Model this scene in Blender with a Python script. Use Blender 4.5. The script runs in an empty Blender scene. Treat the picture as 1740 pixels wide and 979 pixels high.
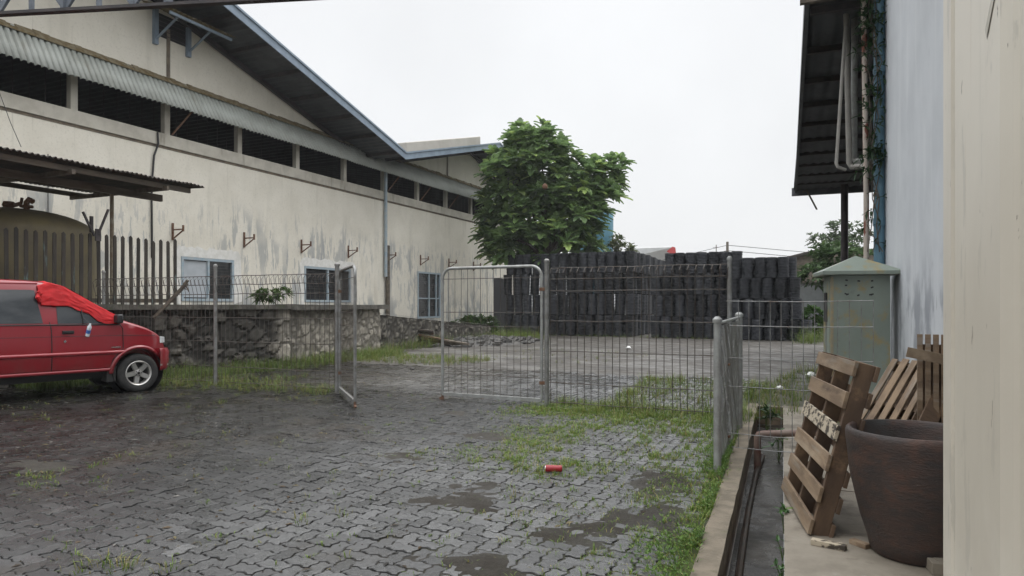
import bpy, bmesh, math, random
import numpy as np
from mathutils import Vector, Matrix, noise
random.seed(7); rng = np.random.default_rng(7)
SC = bpy.context.scene
COL = SC.collection
PI = math.pi
# ------------------------------------------------------------------ camera frame helpers (real distances)
YAW = math.radians(24.2); CS, SN = math.cos(YAW), math.sin(YAW)
FPX, EYE, HZ = 1160.0, 1.5, 520.0
def ld(L, D): return (-SN*D + CS*L, CS*D + SN*L)
def at(px, py, D):
    x, y = ld((px-870)/FPX*D, D); return Vector((x, y, EYE-(py-HZ)*D/FPX))
def gnd(px, py, z=0.0):
    D = (EYE-z)*FPX/(py-HZ); x, y = ld((px-870)/FPX*D, D); return Vector((x, y, z))
def on_x(px, X):
    r = (px-870)/FPX; D = X/(-SN+CS*r); return D, CS*D+SN*r*D
# ------------------------------------------------------------------ mesh builder
def rotz(a): return Matrix.Rotation(a, 3, 'Z')
class MB:
    def __init__(s): s.v=[]; s.f=[]
    def add(s, vs, fs):
        o=len(s.v); s.v.extend([tuple(v) for v in vs]); s.f.extend([tuple(i+o for i in f) for f in fs])
    def box(s, c, size, M=None):
        c=Vector(c); h=Vector(size)/2
        vs=[Vector((x*h.x,y*h.y,z*h.z)) for x in(-1,1) for y in(-1,1) for z in(-1,1)]
        if M is not None: vs=[M@v for v in vs]
        s.add([c+v for v in vs],[(0,1,3,2),(4,6,7,5),(0,4,5,1),(2,3,7,6),(0,2,6,4),(1,5,7,3)])
    def bx(s,x0,x1,y0,y1,z0,z1): s.box(((x0+x1)/2,(y0+y1)/2,(z0+z1)/2),(abs(x1-x0),abs(y1-y0),abs(z1-z0)))
    def bar(s,p0,p1,w,h,up=(0,0,1)):
        p0=Vector(p0);p1=Vector(p1);d=(p1-p0); L=d.length; d.normalize(); up=Vector(up)
        if abs(d.dot(up))>.98: up=Vector((1,0,0))
        x=d.cross(up).normalized(); z=x.cross(d)
        M=Matrix((x,d,z)).transposed()
        s.box((p0+p1)/2,(w,L,h),M)
    def tube(s,pts,r,n=8,cap=True,closed=False):
        pts=[Vector(p) for p in pts]; m=len(pts)
        rs=r if isinstance(r,(list,tuple)) else [r]*m
        ref=None; rings=[]
        for i,p in enumerate(pts):
            if closed: t=(pts[(i+1)%m]-pts[i-1])
            else: t=pts[min(i+1,m-1)]-pts[max(i-1,0)]
            t.normalize()
            if ref is None:
                ref=Vector((0,0,1)) if abs(t.z)<.9 else Vector((1,0,0))
            x=(ref-t*ref.dot(t)).normalized(); ref=x; y=t.cross(x)
            rings.append([p+(x*math.cos(2*PI*k/n)+y*math.sin(2*PI*k/n))*rs[i] for k in range(n)])
        vs=[v for R in rings for v in R]; fs=[]
        for i in range(m if closed else m-1):
            j=(i+1)%m
            for k in range(n):
                fs.append((i*n+k,i*n+(k+1)%n,j*n+(k+1)%n,j*n+k))
        if cap and not closed:
            fs.append(tuple(range(n-1,-1,-1))); fs.append(tuple((m-1)*n+k for k in range(n)))
        s.add(vs,fs)
    def lathe(s,prof,n=24,c=(0,0,0),M=None,cap=True,wob=0):
        c=Vector(c); vs=[]; fs=[]
        for r,z in prof:
            for k in range(n):
                a=2*PI*k/n; v=Vector((r*math.cos(a),r*math.sin(a),z))
                if M is not None: v=M@v
                vs.append(c+v)
        for i in range(len(prof)-1):
            for k in range(n): fs.append((i*n+k,i*n+(k+1)%n,(i+1)*n+(k+1)%n,(i+1)*n+k))
        if cap:
            fs.append(tuple(range(n-1,-1,-1))); fs.append(tuple((len(prof)-1)*n+k for k in range(n)))
        s.add(vs,fs)
    def quad(s,a,b,c,d): s.add([a,b,c,d],[(0,1,2,3)])
    def grid(s,fn,nu,nv):
        vs=[fn(i/nu,j/nv) for i in range(nu+1) for j in range(nv+1)]
        s.add(vs,[(i*(nv+1)+j,(i+1)*(nv+1)+j,(i+1)*(nv+1)+j+1,i*(nv+1)+j+1) for i in range(nu) for j in range(nv)])
    def prism(s,poly,o,u,v,t):
        """flat outline (a,b) in plane o+a*u+b*v pushed by vector t"""
        o,u,v,t=map(Vector,(o,u,v,t)); n=len(poly)
        A=[o+u*a+v*b for a,b in poly]; B=[p+t for p in A]
        s.add(A+B,[tuple(range(n-1,-1,-1)),tuple(range(n,2*n))]+[(i,(i+1)%n,n+(i+1)%n,n+i) for i in range(n)])
    def build(s,name,mat,parent=None,loc=None,local=False,smooth=False,bevel=0,solid=0):
        if loc is None: loc=(0,0,0)
        off=Vector(loc) if parent is None else (Vector((0,0,0)) if local else root_loc(parent))
        me=bpy.data.meshes.new(name)
        vs=s.v if (local or off.length==0) else [(a-off.x,b-off.y,c-off.z) for a,b,c in s.v]
        me.from_pydata(vs,[],s.f); me.validate()
        bm=bmesh.new(); bm.from_mesh(me); bmesh.ops.recalc_face_normals(bm,faces=bm.faces); bm.to_mesh(me); bm.free()
        return link(name,me,mat,parent,loc,smooth,bevel,solid)
def link(name,me,mat,parent=None,loc=(0,0,0),smooth=False,bevel=0,solid=0):
    o=bpy.data.objects.new(name,me); COL.objects.link(o)
    if mat is not None: me.materials.append(mat)
    if parent is not None: o.parent=parent
    else: o.location=loc
    if smooth:
        me.polygons.foreach_set('use_smooth',[True]*len(me.polygons))
        if hasattr(me,'set_sharp_from_angle'): me.set_sharp_from_angle(angle=math.radians(40))
    if solid:
        m=o.modifiers.new('thickness','SOLIDIFY'); m.thickness=solid; m.offset=0
    if bevel:
        m=o.modifiers.new('soft','BEVEL'); m.width=bevel; m.segments=2; m.limit_method='ANGLE'
    return o
def root_loc(o):
    while o.parent is not None: o=o.parent
    return Vector(o.location)
def tag(o,label=None,cat=None,group=None,kind=None):
    if label: o['label']=label
    if cat: o['category']=cat
    if group: o['group']=group
    if kind: o['kind']=kind
    return o
def thing(name,label,cat,loc=(0,0,0),rz=0,group=None):
    o=bpy.data.objects.new(name,None); COL.objects.link(o); o.location=loc; o.rotation_euler=(0,0,rz)
    o.empty_display_size=.2
    return tag(o,label,cat,group)
# ------------------------------------------------------------------ materials
def M(name,c1,c2=None,scale=3,rough=.7,bump=0,bscale=40,metal=0,stretch=(1,1,1),ramp=(.35,.65),layers=(),
      rand=0,attr=None,rvar=0,spec=.5,coat=0,detail=6,trans=0,alpha=None,tl=0):
    m=bpy.data.materials.new(name); m.use_nodes=True; nt=m.node_tree; N=nt.nodes; Lk=nt.links
    b=N['Principled BSDF']; b.inputs['Metallic'].default_value=metal; b.inputs['Roughness'].default_value=rough
    b.inputs['Specular IOR Level'].default_value=spec
    if coat: b.inputs['Coat Weight'].default_value=coat; b.inputs['Coat Roughness'].default_value=.08
    tc=N.new('ShaderNodeTexCoord')
    def nz(scale,stretch=(1,1,1),detail=6,off=0):
        mp=N.new('ShaderNodeMapping'); mp.inputs['Scale'].default_value=stretch; mp.inputs['Location'].default_value=(off,off*1.7,off*.6)
        Lk.new(tc.outputs['Object'],mp.inputs['Vector'])
        n=N.new('ShaderNodeTexNoise'); n.inputs['Scale'].default_value=scale; n.inputs['Detail'].default_value=detail
        n.inputs['Roughness'].default_value=.62
        Lk.new(mp.outputs[0],n.inputs['Vector']); return n.outputs['Fac']
    def rampn(src,lo,hi,a=0,bb=1):
        r=N.new('ShaderNodeMapRange'); r.interpolation_type='SMOOTHSTEP'
        r.inputs['From Min'].default_value=lo; r.inputs['From Max'].default_value=hi
        r.inputs['To Min'].default_value=a; r.inputs['To Max'].default_value=bb
        Lk.new(src,r.inputs['Value']); return r.outputs[0]
    def mix(f,a,c,mode='MIX'):
        x=N.new('ShaderNodeMix'); x.data_type='RGBA'; x.blend_type=mode
        for sock,val in ((x.inputs[0],f),(x.inputs[6],a),(x.inputs[7],c)):
            if hasattr(val,'is_linked'): Lk.new(val,sock)
            elif isinstance(val,(int,float)): sock.default_value=val
            else: sock.default_value=(*val,1)
        return x.outputs[2]
    def mul(a,bv):
        x=N.new('ShaderNodeMath'); x.operation='MULTIPLY'
        for i,v in enumerate((a,bv)):
            if hasattr(v,'is_linked'): Lk.new(v,x.inputs[i])
            else: x.inputs[i].default_value=v
        return x.outputs[0]
    col=c1
    if attr:
        an=N.new('ShaderNodeAttribute'); an.attribute_name=attr; col=an.outputs['Color']
        if c2 is not None: col=mix(mul(rampn(nz(scale,stretch,detail),*ramp),.6),col,c2,'MULTIPLY')
    elif c2 is not None: col=mix(rampn(nz(scale,stretch,detail),*ramp),c1,c2)
    for k,l in enumerate(layers):
        f=rampn(nz(l['s'],l.get('st',(1,1,1)),l.get('d',6),3.1*(k+1)),*l['r'])
        f=mul(f,l.get('a',1))
        if 'z' in l:
            sp=N.new('ShaderNodeSeparateXYZ'); Lk.new(tc.outputs['Object'],sp.inputs[0])
            f=mul(f,rampn(sp.outputs['Z'],*l['z']))
        if 'm' in l: f=mul(f,rampn(nz(l['m'][0],(1,1,1),3,11.3*(k+1)),*l['m'][1:]))
        col=mix(f,col,l['c'])
    if rand:
        oi=N.new('ShaderNodeObjectInfo'); hs=N.new('ShaderNodeHueSaturation')
        v=rampn(oi.outputs['Random'],0,1,1-rand,1+rand); Lk.new(v,hs.inputs['Value'])
        if hasattr(col,'is_linked'): Lk.new(col,hs.inputs['Color'])
        else: hs.inputs['Color'].default_value=(*col,1)
        col=hs.outputs[0]
    if hasattr(col,'is_linked'): Lk.new(col,b.inputs['Base Color'])
    else: b.inputs['Base Color'].default_value=(*col,1)
    if rvar: Lk.new(rampn(nz(2.2,(1,1,1),5,7.7),.35,.65,rough-rvar,rough+rvar),b.inputs['Roughness'])
    if bump:
        bp=N.new('ShaderNodeBump'); bp.inputs['Strength'].default_value=bump; bp.inputs['Distance'].default_value=.02
        Lk.new(nz(bscale,stretch,8),bp.inputs['Height']); Lk.new(bp.outputs[0],b.inputs['Normal'])
    if tl:
        t=N.new('ShaderNodeBsdfTranslucent'); ms=N.new('ShaderNodeMixShader'); ms.inputs[0].default_value=tl
        Lk.new(col,t.inputs['Color']); Lk.new(b.outputs[0],ms.inputs[1]); Lk.new(t.outputs[0],ms.inputs[2]); Lk.new(ms.outputs[0],N['Material Output'].inputs['Surface'])
    if trans: b.inputs['Transmission Weight'].default_value=trans
    if alpha is not None: b.inputs['Alpha'].default_value=alpha
    return m
mt={}
mt['plaster']=M('cream_plaster',(.71,.675,.59),(.65,.615,.53),scale=.9,rough=.85,bump=.15,bscale=14,layers=[
    dict(c=(.40,.38,.32),s=1.6,st=(1,1,.10),r=(.52,.74),a=.35),
    dict(c=(.20,.225,.25),s=1.9,st=(1,1.3,.22),r=(.525,.565),a=.55,d=10,z=(5.6,4.2),m=(.24,.45,.58)),
    dict(c=(.27,.29,.31),s=5,st=(1,1.3,.3),r=(.54,.58),a=.55,d=10,z=(5.2,3.8),m=(.3,.42,.55)),
    dict(c=(.24,.26,.27),s=.9,st=(1,1,.6),r=(.48,.56),a=.7,z=(2.3,1.3)),
    dict(c=(.30,.23,.15),s=3,st=(1,1.6,.12),r=(.60,.78),a=.5,z=(4.6,1.5)),
    dict(c=(.22,.20,.16),s=2.6,st=(1,2.2,.05),r=(.63,.71),a=.3,z=(5.2,6.5)),
    dict(c=(.45,.42,.36),s=14,r=(.55,.62),a=.25,d=9)])
mt['ledge']=M('ledge_plaster',(.50,.475,.41),(.40,.375,.32),scale=1.5,rough=.85,layers=[dict(c=(.16,.14,.11),s=3,st=(1,1,.2),r=(.55,.75),a=.6)])
mt['groove']=M('ledge_grime',(.20,.165,.12),(.12,.10,.08),scale=4,rough=.9)
mt['patch']=M('fresh_white_plaster',(.72,.71,.68),(.62,.61,.57),scale=5,rough=.9)
mt['awning']=M('pale_corrugated_sheet',(.41,.43,.40),(.34,.355,.325),scale=1.3,rough=.5,layers=[dict(c=(.22,.20,.15),s=2.5,st=(1,1,.3),r=(.55,.8),a=.5)])
mt['moss_edge']=M('brown_moss_edge',(.12,.085,.035),(.20,.17,.11),scale=6,rough=.95,bump=.4)
mt['under']=M('dark_roof_underside',(.075,.08,.09),(.05,.054,.06),scale=2,rough=.7)
mt['roofdark']=M('roof_sheet',(.10,.105,.115),(.07,.075,.08),scale=3,rough=.6)
mt['barge']=M('blue_grey_paint',(.23,.29,.36),(.18,.23,.29),scale=2,rough=.5)
mt['frame_blue']=M('weathered_blue_frame',(.28,.36,.42),(.36,.40,.42),scale=6,rough=.6)
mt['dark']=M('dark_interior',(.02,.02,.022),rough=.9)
mt['glass']=M('dark_window_glass',(.025,.028,.03),(.05,.05,.05),scale=3,rough=.12,spec=.6)
mt['shutter']=M('pale_blue_panel',(.42,.45,.48),(.36,.39,.42),scale=3,rough=.5)
mt['rust']=M('rusty_steel',(.10,.045,.025),(.16,.09,.055),scale=14,rough=.85,bump=.2)
mt['steel_blue']=M('painted_truss_steel',(.10,.115,.14),(.16,.18,.21),scale=5,rough=.5)
mt['steel_dark']=M('dark_truss_chord',(.025,.022,.025),(.05,.04,.04),scale=5,rough=.6)
mt['galv']=M('galvanised_steel',(.25,.255,.25),(.16,.155,.145),scale=9,rough=.5,metal=.3,layers=[dict(c=(.13,.08,.05),s=6,st=(1,1,.4),r=(.58,.70),a=.6)])
mt['galv_light']=M('light_galvanised_pipe',(.34,.35,.34),(.25,.25,.24),scale=9,rough=.5,metal=.3)
mt['wire']=M('fence_wire',(.085,.08,.072),(.055,.038,.028),scale=7,rough=.6,metal=.2)
mt['wire_light']=M('bright_fence_wire',(.33,.34,.34),(.24,.24,.23),scale=5,rough=.5,metal=.3)
mt['slat']=M('old_wooden_slat',(.05,.042,.034),(.025,.022,.019),scale=5,stretch=(1,1,.15),rough=.9,layers=[dict(c=(.14,.21,.20),s=9,st=(1,1,.2),r=(.60,.68),a=.6)])
mt['tank']=M('olive_tank_paint',(.20,.165,.085),(.14,.115,.07),scale=1.5,rough=.55,layers=[dict(c=(.09,.085,.085),s=1.2,r=(.45,.65),a=.75,z=(3.55,4.0)),dict(c=(.26,.21,.12),s=2.5,st=(1,1,.15),r=(.55,.75),a=.6)])
mt['rustroof']=M('old_corrugated_roof',(.065,.052,.042),(.035,.03,.027),scale=3,rough=.8,layers=[dict(c=(.12,.07,.04),s=4,r=(.56,.7),a=.5)])
mt['timber']=M('weathered_timber',(.15,.125,.095),(.09,.075,.06),scale=6,stretch=(1,.2,1),rough=.85)
mt['stone']=M('stone_masonry',(1,1,1),(.55,.53,.50),attr='Col',scale=9,rough=.92,bump=.5,bscale=18)
mt['cap']=M('mossy_concrete_cap',(.12,.11,.095),(.055,.052,.045),scale=5,rough=.95,bump=.4,bscale=15,layers=[dict(c=(.05,.065,.025),s=4,r=(.55,.7),a=.6)])
mt['carpaint']=M('red_car_paint',(.22,.006,.013),(.20,.0055,.012),scale=1,rough=.32,coat=.6,spec=.5,layers=[dict(c=(.13,.06,.05),s=5,r=(.35,.75),a=.4,z=(.85,.35)),dict(c=(.16,.03,.03),s=9,st=(1,1,.2),r=(.55,.75),a=.4)])
mt['carpaint_l']=M('red_car_paint_moulding',(.24,.010,.018),rough=.35,coat=.5)
mt['rubber']=M('tyre_rubber',(.018,.018,.018),(.03,.029,.028),scale=12,rough=.8)
mt['blackp']=M('black_plastic_trim',(.015,.015,.016),rough=.5)
mt['alloy']=M('silver_alloy',(.52,.51,.49),rough=.35,metal=.75)
mt['chrome']=M('bright_metal',(.6,.6,.6),rough=.25,metal=.9)
mt['carglass']=M('car_glass',(.022,.026,.03),(.05,.054,.058),scale=3,stretch=(.4,1,1),rough=.05,spec=.8)
mt['lamp']=M('headlamp_lens',(.62,.64,.64),(.45,.47,.48),scale=20,rough=.1,spec=.7)
mt['cloth']=M('red_cloth',(.46,.004,.008),(.36,.003,.006),scale=6,rough=.8,bump=.15,bscale=200)
mt['clear']=M('clear_plastic',(.75,.8,.85),rough=.15,spec=.6)
mt['blue_pl']=M('blue_plastic_label',(.06,.16,.45),rough=.4)
mt['basket']=M('black_basket_plastic',(.026,.028,.033),(.046,.049,.056),scale=8,rough=.45,rand=.4)
mt['leaf']=M('breadfruit_leaf',(1,1,1),attr='Col',rough=.34,spec=.55,tl=.42)
mt['leaf2']=M('leaf_matte',(1,1,1),attr='Col',rough=.6,tl=.3)
mt['bark']=M('tree_bark',(.13,.105,.08),(.07,.06,.05),scale=8,stretch=(1,1,.3),rough=.9,bump=.3)
mt['bluetank']=M('blue_plastic_tank',(.11,.27,.36),(.09,.23,.31),scale=1.2,rough=.5)
mt['paver']=M('wet_concrete_paver',(1,1,1),(.6,.6,.6),attr='Col',scale=26,rough=.28,spec=.38,bump=.28,bscale=120,rvar=.13,layers=[dict(c=(.045,.036,.028),s=.55,r=(.56,.68),a=.5)])
mt['soil']=M('wet_soil',(1,1,1),(.5,.5,.5),attr='Col',scale=30,rough=.75,bump=1.0,bscale=60,rvar=.2,spec=.35)
mt['yard']=M('worn_yard_surface',(.062,.055,.046),(.038,.033,.028),scale=.8,rough=.6,bump=.35,bscale=30,rvar=.2,layers=[dict(c=(.15,.145,.135),s=.4,st=(1,2.2,1),r=(.52,.60),a=.5),dict(c=(.055,.048,.04),s=1.6,r=(.56,.68),a=.6)])
mt['ground']=M('bare_ground',(.085,.075,.058),(.06,.06,.038),scale=.6,rough=.9,bump=.3)
mt['kerb']=M('kerb_concrete',(.21,.175,.13),(.13,.11,.08),scale=5,rough=.85,bump=.3,layers=[dict(c=(.06,.055,.04),s=4,r=(.55,.7),a=.7),dict(c=(.07,.09,.03),s=6,r=(.6,.72),a=.5)])
mt['slab']=M('platform_concrete',(.25,.22,.175),(.18,.155,.12),scale=2.5,rough=.7,bump=.2,layers=[dict(c=(.09,.07,.05),s=3,r=(.50,.64),a=.7),dict(c=(.42,.42,.40),s=1.5,r=(.60,.72),a=.5)])
mt['drainwall']=M('slimy_drain_wall',(.19,.145,.10),(.10,.075,.052),scale=4,rough=.5,bump=.4)
mt['water']=M('drain_water',(.030,.026,.020),(.012,.011,.009),scale=4,rough=.30,bump=.35,bscale=14,spec=.22,rvar=.22)
mt['pallet']=M('pallet_wood',(.225,.158,.098),(.14,.095,.06),scale=9,stretch=(.2,1,1),rough=.8,rand=.15,bump=.15,layers=[dict(c=(.31,.245,.175),s=5,st=(.2,1,1),r=(.52,.7),a=.7),dict(c=(.07,.045,.03),s=7,st=(.3,1,1),r=(.56,.70),a=.75),dict(c=(.22,.20,.17),s=16,st=(.08,1,1),r=(.55,.66),a=.5)])
mt['pallet_dk']=M('stained_pallet_wood',(.125,.078,.045),(.07,.043,.027),scale=6,stretch=(1,.3,1),rough=.8,rand=.15,bump=.15,layers=[dict(c=(.24,.15,.08),s=5,r=(.55,.7),a=.6)])
mt['pallet_grey']=M('grey_weathered_pallet_wood',(.26,.195,.13),(.17,.12,.075),scale=8,rough=.85,rand=.2,bump=.15)
mt['rotten']=M('rotten_board_wood',(.42,.36,.27),(.05,.04,.03),scale=22,ramp=(.47,.56),stretch=(.5,1,1),rough=.9)
mt['pot']=M('brown_glazed_clay',(.058,.036,.029),(.036,.029,.027),scale=6,rough=.6,bump=.35,bscale=34,stretch=(1,1,3),layers=[dict(c=(.12,.055,.033),s=4,st=(1,1,1.6),r=(.50,.72),a=.6),dict(c=(.13,.125,.115),s=26,st=(1,1,1.5),r=(.68,.72),a=.5),dict(c=(.05,.052,.05),s=2,r=(.55,.7),a=.7)])
mt['potin']=M('pot_inside_dust',(.15,.145,.13),(.09,.087,.08),scale=6,rough=.8)
mt['cab']=M('grey_green_enamel',(.205,.24,.205),(.175,.205,.175),scale=2,rough=.45,layers=[dict(c=(.27,.20,.07),s=3.6,r=(.51,.64),a=.7),dict(c=(.11,.12,.10),s=7,r=(.62,.72),a=.4)])
mt['bluewall']=M('pale_blue_wall_paint',(.555,.58,.61),(.495,.52,.55),scale=1.2,rough=.75,layers=[dict(c=(.62,.64,.66),s=4,st=(1,1,.15),r=(.5,.7),a=.5),dict(c=(.20,.215,.245),s=2.2,st=(1,1,.5),r=(.45,.58),a=.75,z=(2.2,1.4)),dict(c=(.20,.22,.25),s=9,st=(1,1,.2),r=(.66,.72),a=.5)])
mt['cream']=M('cream_sheet_paint',(.64,.60,.52),(.59,.55,.475),scale=1.2,rough=.5,layers=[dict(c=(.50,.475,.41),s=2,st=(1,1,.12),r=(.52,.7),a=.6),dict(c=(.10,.075,.055),s=17,st=(1,1,.35),r=(.685,.70),a=.9),dict(c=(.44,.42,.37),s=7,st=(1,1,.3),r=(.58,.62),a=.55,d=9),dict(c=(.36,.27,.17),s=1.3,st=(1,3,.07),r=(.60,.68),a=.45),dict(c=(.50,.45,.37),s=.8,r=(.4,.6),a=.5,z=(2.0,1.4))])
mt['smear']=M('grey_paint_smear',(.42,.40,.345),(.50,.47,.41),scale=12,rough=.7)
mt['pvc']=M('grey_pvc',(.36,.345,.32),(.28,.265,.245),scale=3,rough=.5)
mt['rustpole']=M('peeling_painted_pole',(.46,.40,.35),(.17,.055,.035),scale=9,ramp=(.50,.60),stretch=(1,1,.35),rough=.75)
mt['bluepipe']=M('blue_downpipe_paint',(.10,.20,.27),(.075,.155,.21),scale=3,rough=.45)
mt['drainpipe']=M('dirty_black_pipe',(.05,.035,.028),(.02,.018,.016),scale=9,rough=.35)
mt['rustpipe']=M('rust_brown_pipe',(.13,.06,.045),(.18,.13,.105),scale=6,rough=.6)
mt['grass']=M('grass_blade',(1,1,1),attr='Col',rough=.55,tl=.3)
mt['weed']=M('weed_leaf',(1,1,1),attr='Col',rough=.45,tl=.25)
mt['redcan']=M('red_can_paint',(.30,.01,.018),rough=.35)
mt['white']=M('white_plastic',(.7,.7,.68),rough=.5)
mt['house']=M('white_house_paint',(.75,.74,.73),(.55,.54,.53),scale=1,rough=.7)
mt['redpaint']=M('red_sign_paint',(.45,.05,.05),rough=.6)
mt['palegrey']=M('pale_grey_roof',(.55,.56,.56),(.45,.46,.46),scale=.6,rough=.6)
mt['greywall']=M('grey_block_wall',(.22,.235,.235),(.16,.17,.165),scale=1,rough=.9)
mt['beige']=M('beige_roof_cap',(.42,.40,.36),(.36,.34,.30),scale=1,rough=.7)
mt['rubble']=M('black_rubble',(.035,.034,.033),(.085,.08,.072),scale=5,rough=.8,bump=.5,layers=[dict(c=(.5,.5,.5),s=9,r=(.66,.70),a=.8)])
# ------------------------------------------------------------------ vertex colour mesh
def colmesh(name,V,F,C,mat,parent=None,loc=(0,0,0),smooth=False,perface=False):
    """V (n,3); F list of tuples or (m,k) array; C (n,3) per vertex colours"""
    me=bpy.data.meshes.new(name)
    off=root_loc(parent) if parent is not None else Vector(loc)
    V=np.asarray(V,dtype=np.float64)-np.array(off)
    me.from_pydata(V.tolist(),[],F if isinstance(F,list) else F.tolist())
    ca=me.color_attributes.new('Col','FLOAT_COLOR','POINT')
    C=np.concatenate([np.asarray(C),np.ones((len(C),1))],1).astype(np.float32)
    ca.data.foreach_set('color',C.ravel()); me.update()
    return link(name,me,mat,parent,loc,smooth)
def fbm(x,y,z=0.0,o=4): return noise.fractal(Vector((x,y,z)),1.0,2.0,o)
# ================================================================== world, sun, camera
w=bpy.data.worlds.new('World'); SC.world=w; w.use_nodes=True
nt=w.node_tree; N=nt.nodes; Lk=nt.links; bg=N['Background']; bg.inputs['Strength'].default_value=.1
sky=N.new('ShaderNodeTexSky'); sky.sky_type='NISHITA'; sky.sun_disc=False
SUN_EL,SUN_ROT=math.radians(58),math.radians(35)
sky.sun_elevation=SUN_EL; sky.sun_rotation=SUN_ROT; sky.dust_density=4; sky.air_density=1.5
tc=N.new('ShaderNodeTexCoord'); sp=N.new('ShaderNodeSeparateXYZ'); Lk.new(tc.outputs['Generated'],sp.inputs[0])
mr=N.new('ShaderNodeMapRange'); mr.inputs['From Min'].default_value=.43; mr.inputs['From Max'].default_value=1
mr.inputs['To Min'].default_value=9.0; mr.inputs['To Max'].default_value=38; Lk.new(sp.outputs['Z'],mr.inputs['Value'])
nz=N.new('ShaderNodeTexNoise'); nz.inputs['Scale'].default_value=2.2; nz.inputs['Detail'].default_value=5; Lk.new(tc.outputs['Generated'],nz.inputs['Vector'])
m2=N.new('ShaderNodeMapRange'); m2.inputs['From Min'].default_value=.3; m2.inputs['From Max'].default_value=.7; m2.inputs['To Min'].default_value=.93; m2.inputs['To Max'].default_value=1.05; Lk.new(nz.outputs['Fac'],m2.inputs['Value'])
mu=N.new('ShaderNodeMath'); mu.operation='MULTIPLY'; Lk.new(mr.outputs[0],mu.inputs[0]); Lk.new(m2.outputs[0],mu.inputs[1])
cc=N.new('ShaderNodeCombineColor')
for i,k in enumerate((.982,.995,1.012)):
    q=N.new('ShaderNodeMath'); q.operation='MULTIPLY'; q.inputs[1].default_value=k; Lk.new(mu.outputs[0],q.inputs[0]); Lk.new(q.outputs[0],cc.inputs[i])
mx=N.new('ShaderNodeMix'); mx.data_type='RGBA'; mx.inputs[0].default_value=.95
Lk.new(sky.outputs[0],mx.inputs[6]); Lk.new(cc.outputs[0],mx.inputs[7]); Lk.new(mx.outputs[2],bg.inputs['Color'])
sl=bpy.data.lights.new('sun','SUN'); sl.energy=.8; sl.angle=math.radians(25); sl.color=(1,.96,.9)
so=bpy.data.objects.new('sun',sl); COL.objects.link(so); so.location=(0,0,30)
d=Vector((math.sin(SUN_ROT)*math.cos(SUN_EL),math.cos(SUN_ROT)*math.cos(SUN_EL),math.sin(SUN_EL)))
so.rotation_euler=d.to_track_quat('Z','Y').to_euler()
cam=bpy.data.cameras.new('camera'); co=bpy.data.objects.new('camera',cam); COL.objects.link(co)
co.location=(0,0,EYE); co.rotation_euler=(PI/2,0,YAW)
cam.sensor_fit='HORIZONTAL'; cam.sensor_width=36; cam.lens=36*FPX/1740; cam.shift_y=(HZ-489.5)/1740
cam.clip_start=.05; cam.clip_end=2000
SC.camera=co
SC.view_settings.view_transform='Standard'; SC.view_settings.look='None'; SC.view_settings.exposure=.12; SC.view_settings.gamma=1
# ================================================================== drain and kerb lines (world x as a function of y)
def XL(y): return -.51-(y-3.93)*.047      # inner face of the kerb = left drain wall
def XR(y): return -.174-(y-4.08)*.0456    # right drain wall = edge of the platform
KW=.14; Y0,Y1=-2.0,11.0; PAVE_END=14.8
# ------------------------------------------------------------------ ground: one sheet to the horizon with the drain cut out of it
g=MB(); B=900
def q(a,b,c,d,z=-.06): g.quad((*a,z),(*b,z),(*c,z),(*d,z))
kl=lambda y: XL(y)-.03
kr=lambda y: XR(y)+.03
q((-B,-B),(B,-B),(B,Y0),(-B,Y0)); q((-B,Y0),(kl(Y0),Y0),(kl(Y1),Y1),(-B,Y1))
q((kr(Y0),Y0),(B,Y0),(B,Y1),(kr(Y1),Y1)); q((-B,Y1),(B,Y1),(B,B),(-B,B))
tag(g.build('ground',mt['ground']),kind='structure')
# ------------------------------------------------------------------ where things grow and where mud lies
def sm(a,b,x):
    t=min(1,max(0,(x-a)/(b-a))); return t*t*(3-2*t)
def dens(x,y):
    k=XL(y)-KW-x                                   # distance to the kerb
    n=fbm(x*.9+5,y*.9,2.2)
    n2=fbm(x*3.1,y*3.1,7.0)
    d=math.exp(-max(0,k)/.22)*sm(2.5,4.5,y)*1.0
    d=max(d,math.exp(-max(0,k)/.8)*.55*sm(.0,.5,n2+.4)*sm(2.0,3.5,y))
    fz=math.exp(-((y-9.15)/.75)**2)*sm(-4.6,-3.4,x)*sm(-.5,.35,n+.3)
    d=max(d,fz*.68)
    zone=sm(-4.8,-2.4,x)*sm(4.4,6.6,y)*(1-sm(9.8,10.6,y))
    d=max(d,zone*sm(-.35,.7,n+.7*n2+.05)*.66)
    d=max(d,sm(.42,.75,n+.35*n2)*.18*(1-sm(9,10,y)))
    d=max(d,.05*sm(.2,.6,n2))
    return min(1,d)
MUD=[(-2.49,4.66,.42,.36),(-2.75,5.0,.3,.22),(-3.75,5.75,.55,.22),(-1.05,4.75,.42,.55),(-1.45,4.15,.4,.3),(-5.2,6.9,.45,.18),(-6.6,4.0,.4,.2),(-3.6,7.0,.5,.2),(-4.4,8.3,.5,.25),(-1.25,5.9,.35,.5),(-1.9,3.5,.35,.25)]
def mud(x,y):
    m=0
    for a,b,ra,rb in MUD:
        r=math.hypot((x-a)/ra,(y-b)/rb); m=max(m,1-sm(.25,1.15,r+.75*fbm(x*2.6,y*3.4,a,5)))
    return m
def view_ok(x,y,mar):
    D=-SN*x+CS*y; L=CS*x+SN*y
    return D>2.4 and abs(L)<.75*D+mar
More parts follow.
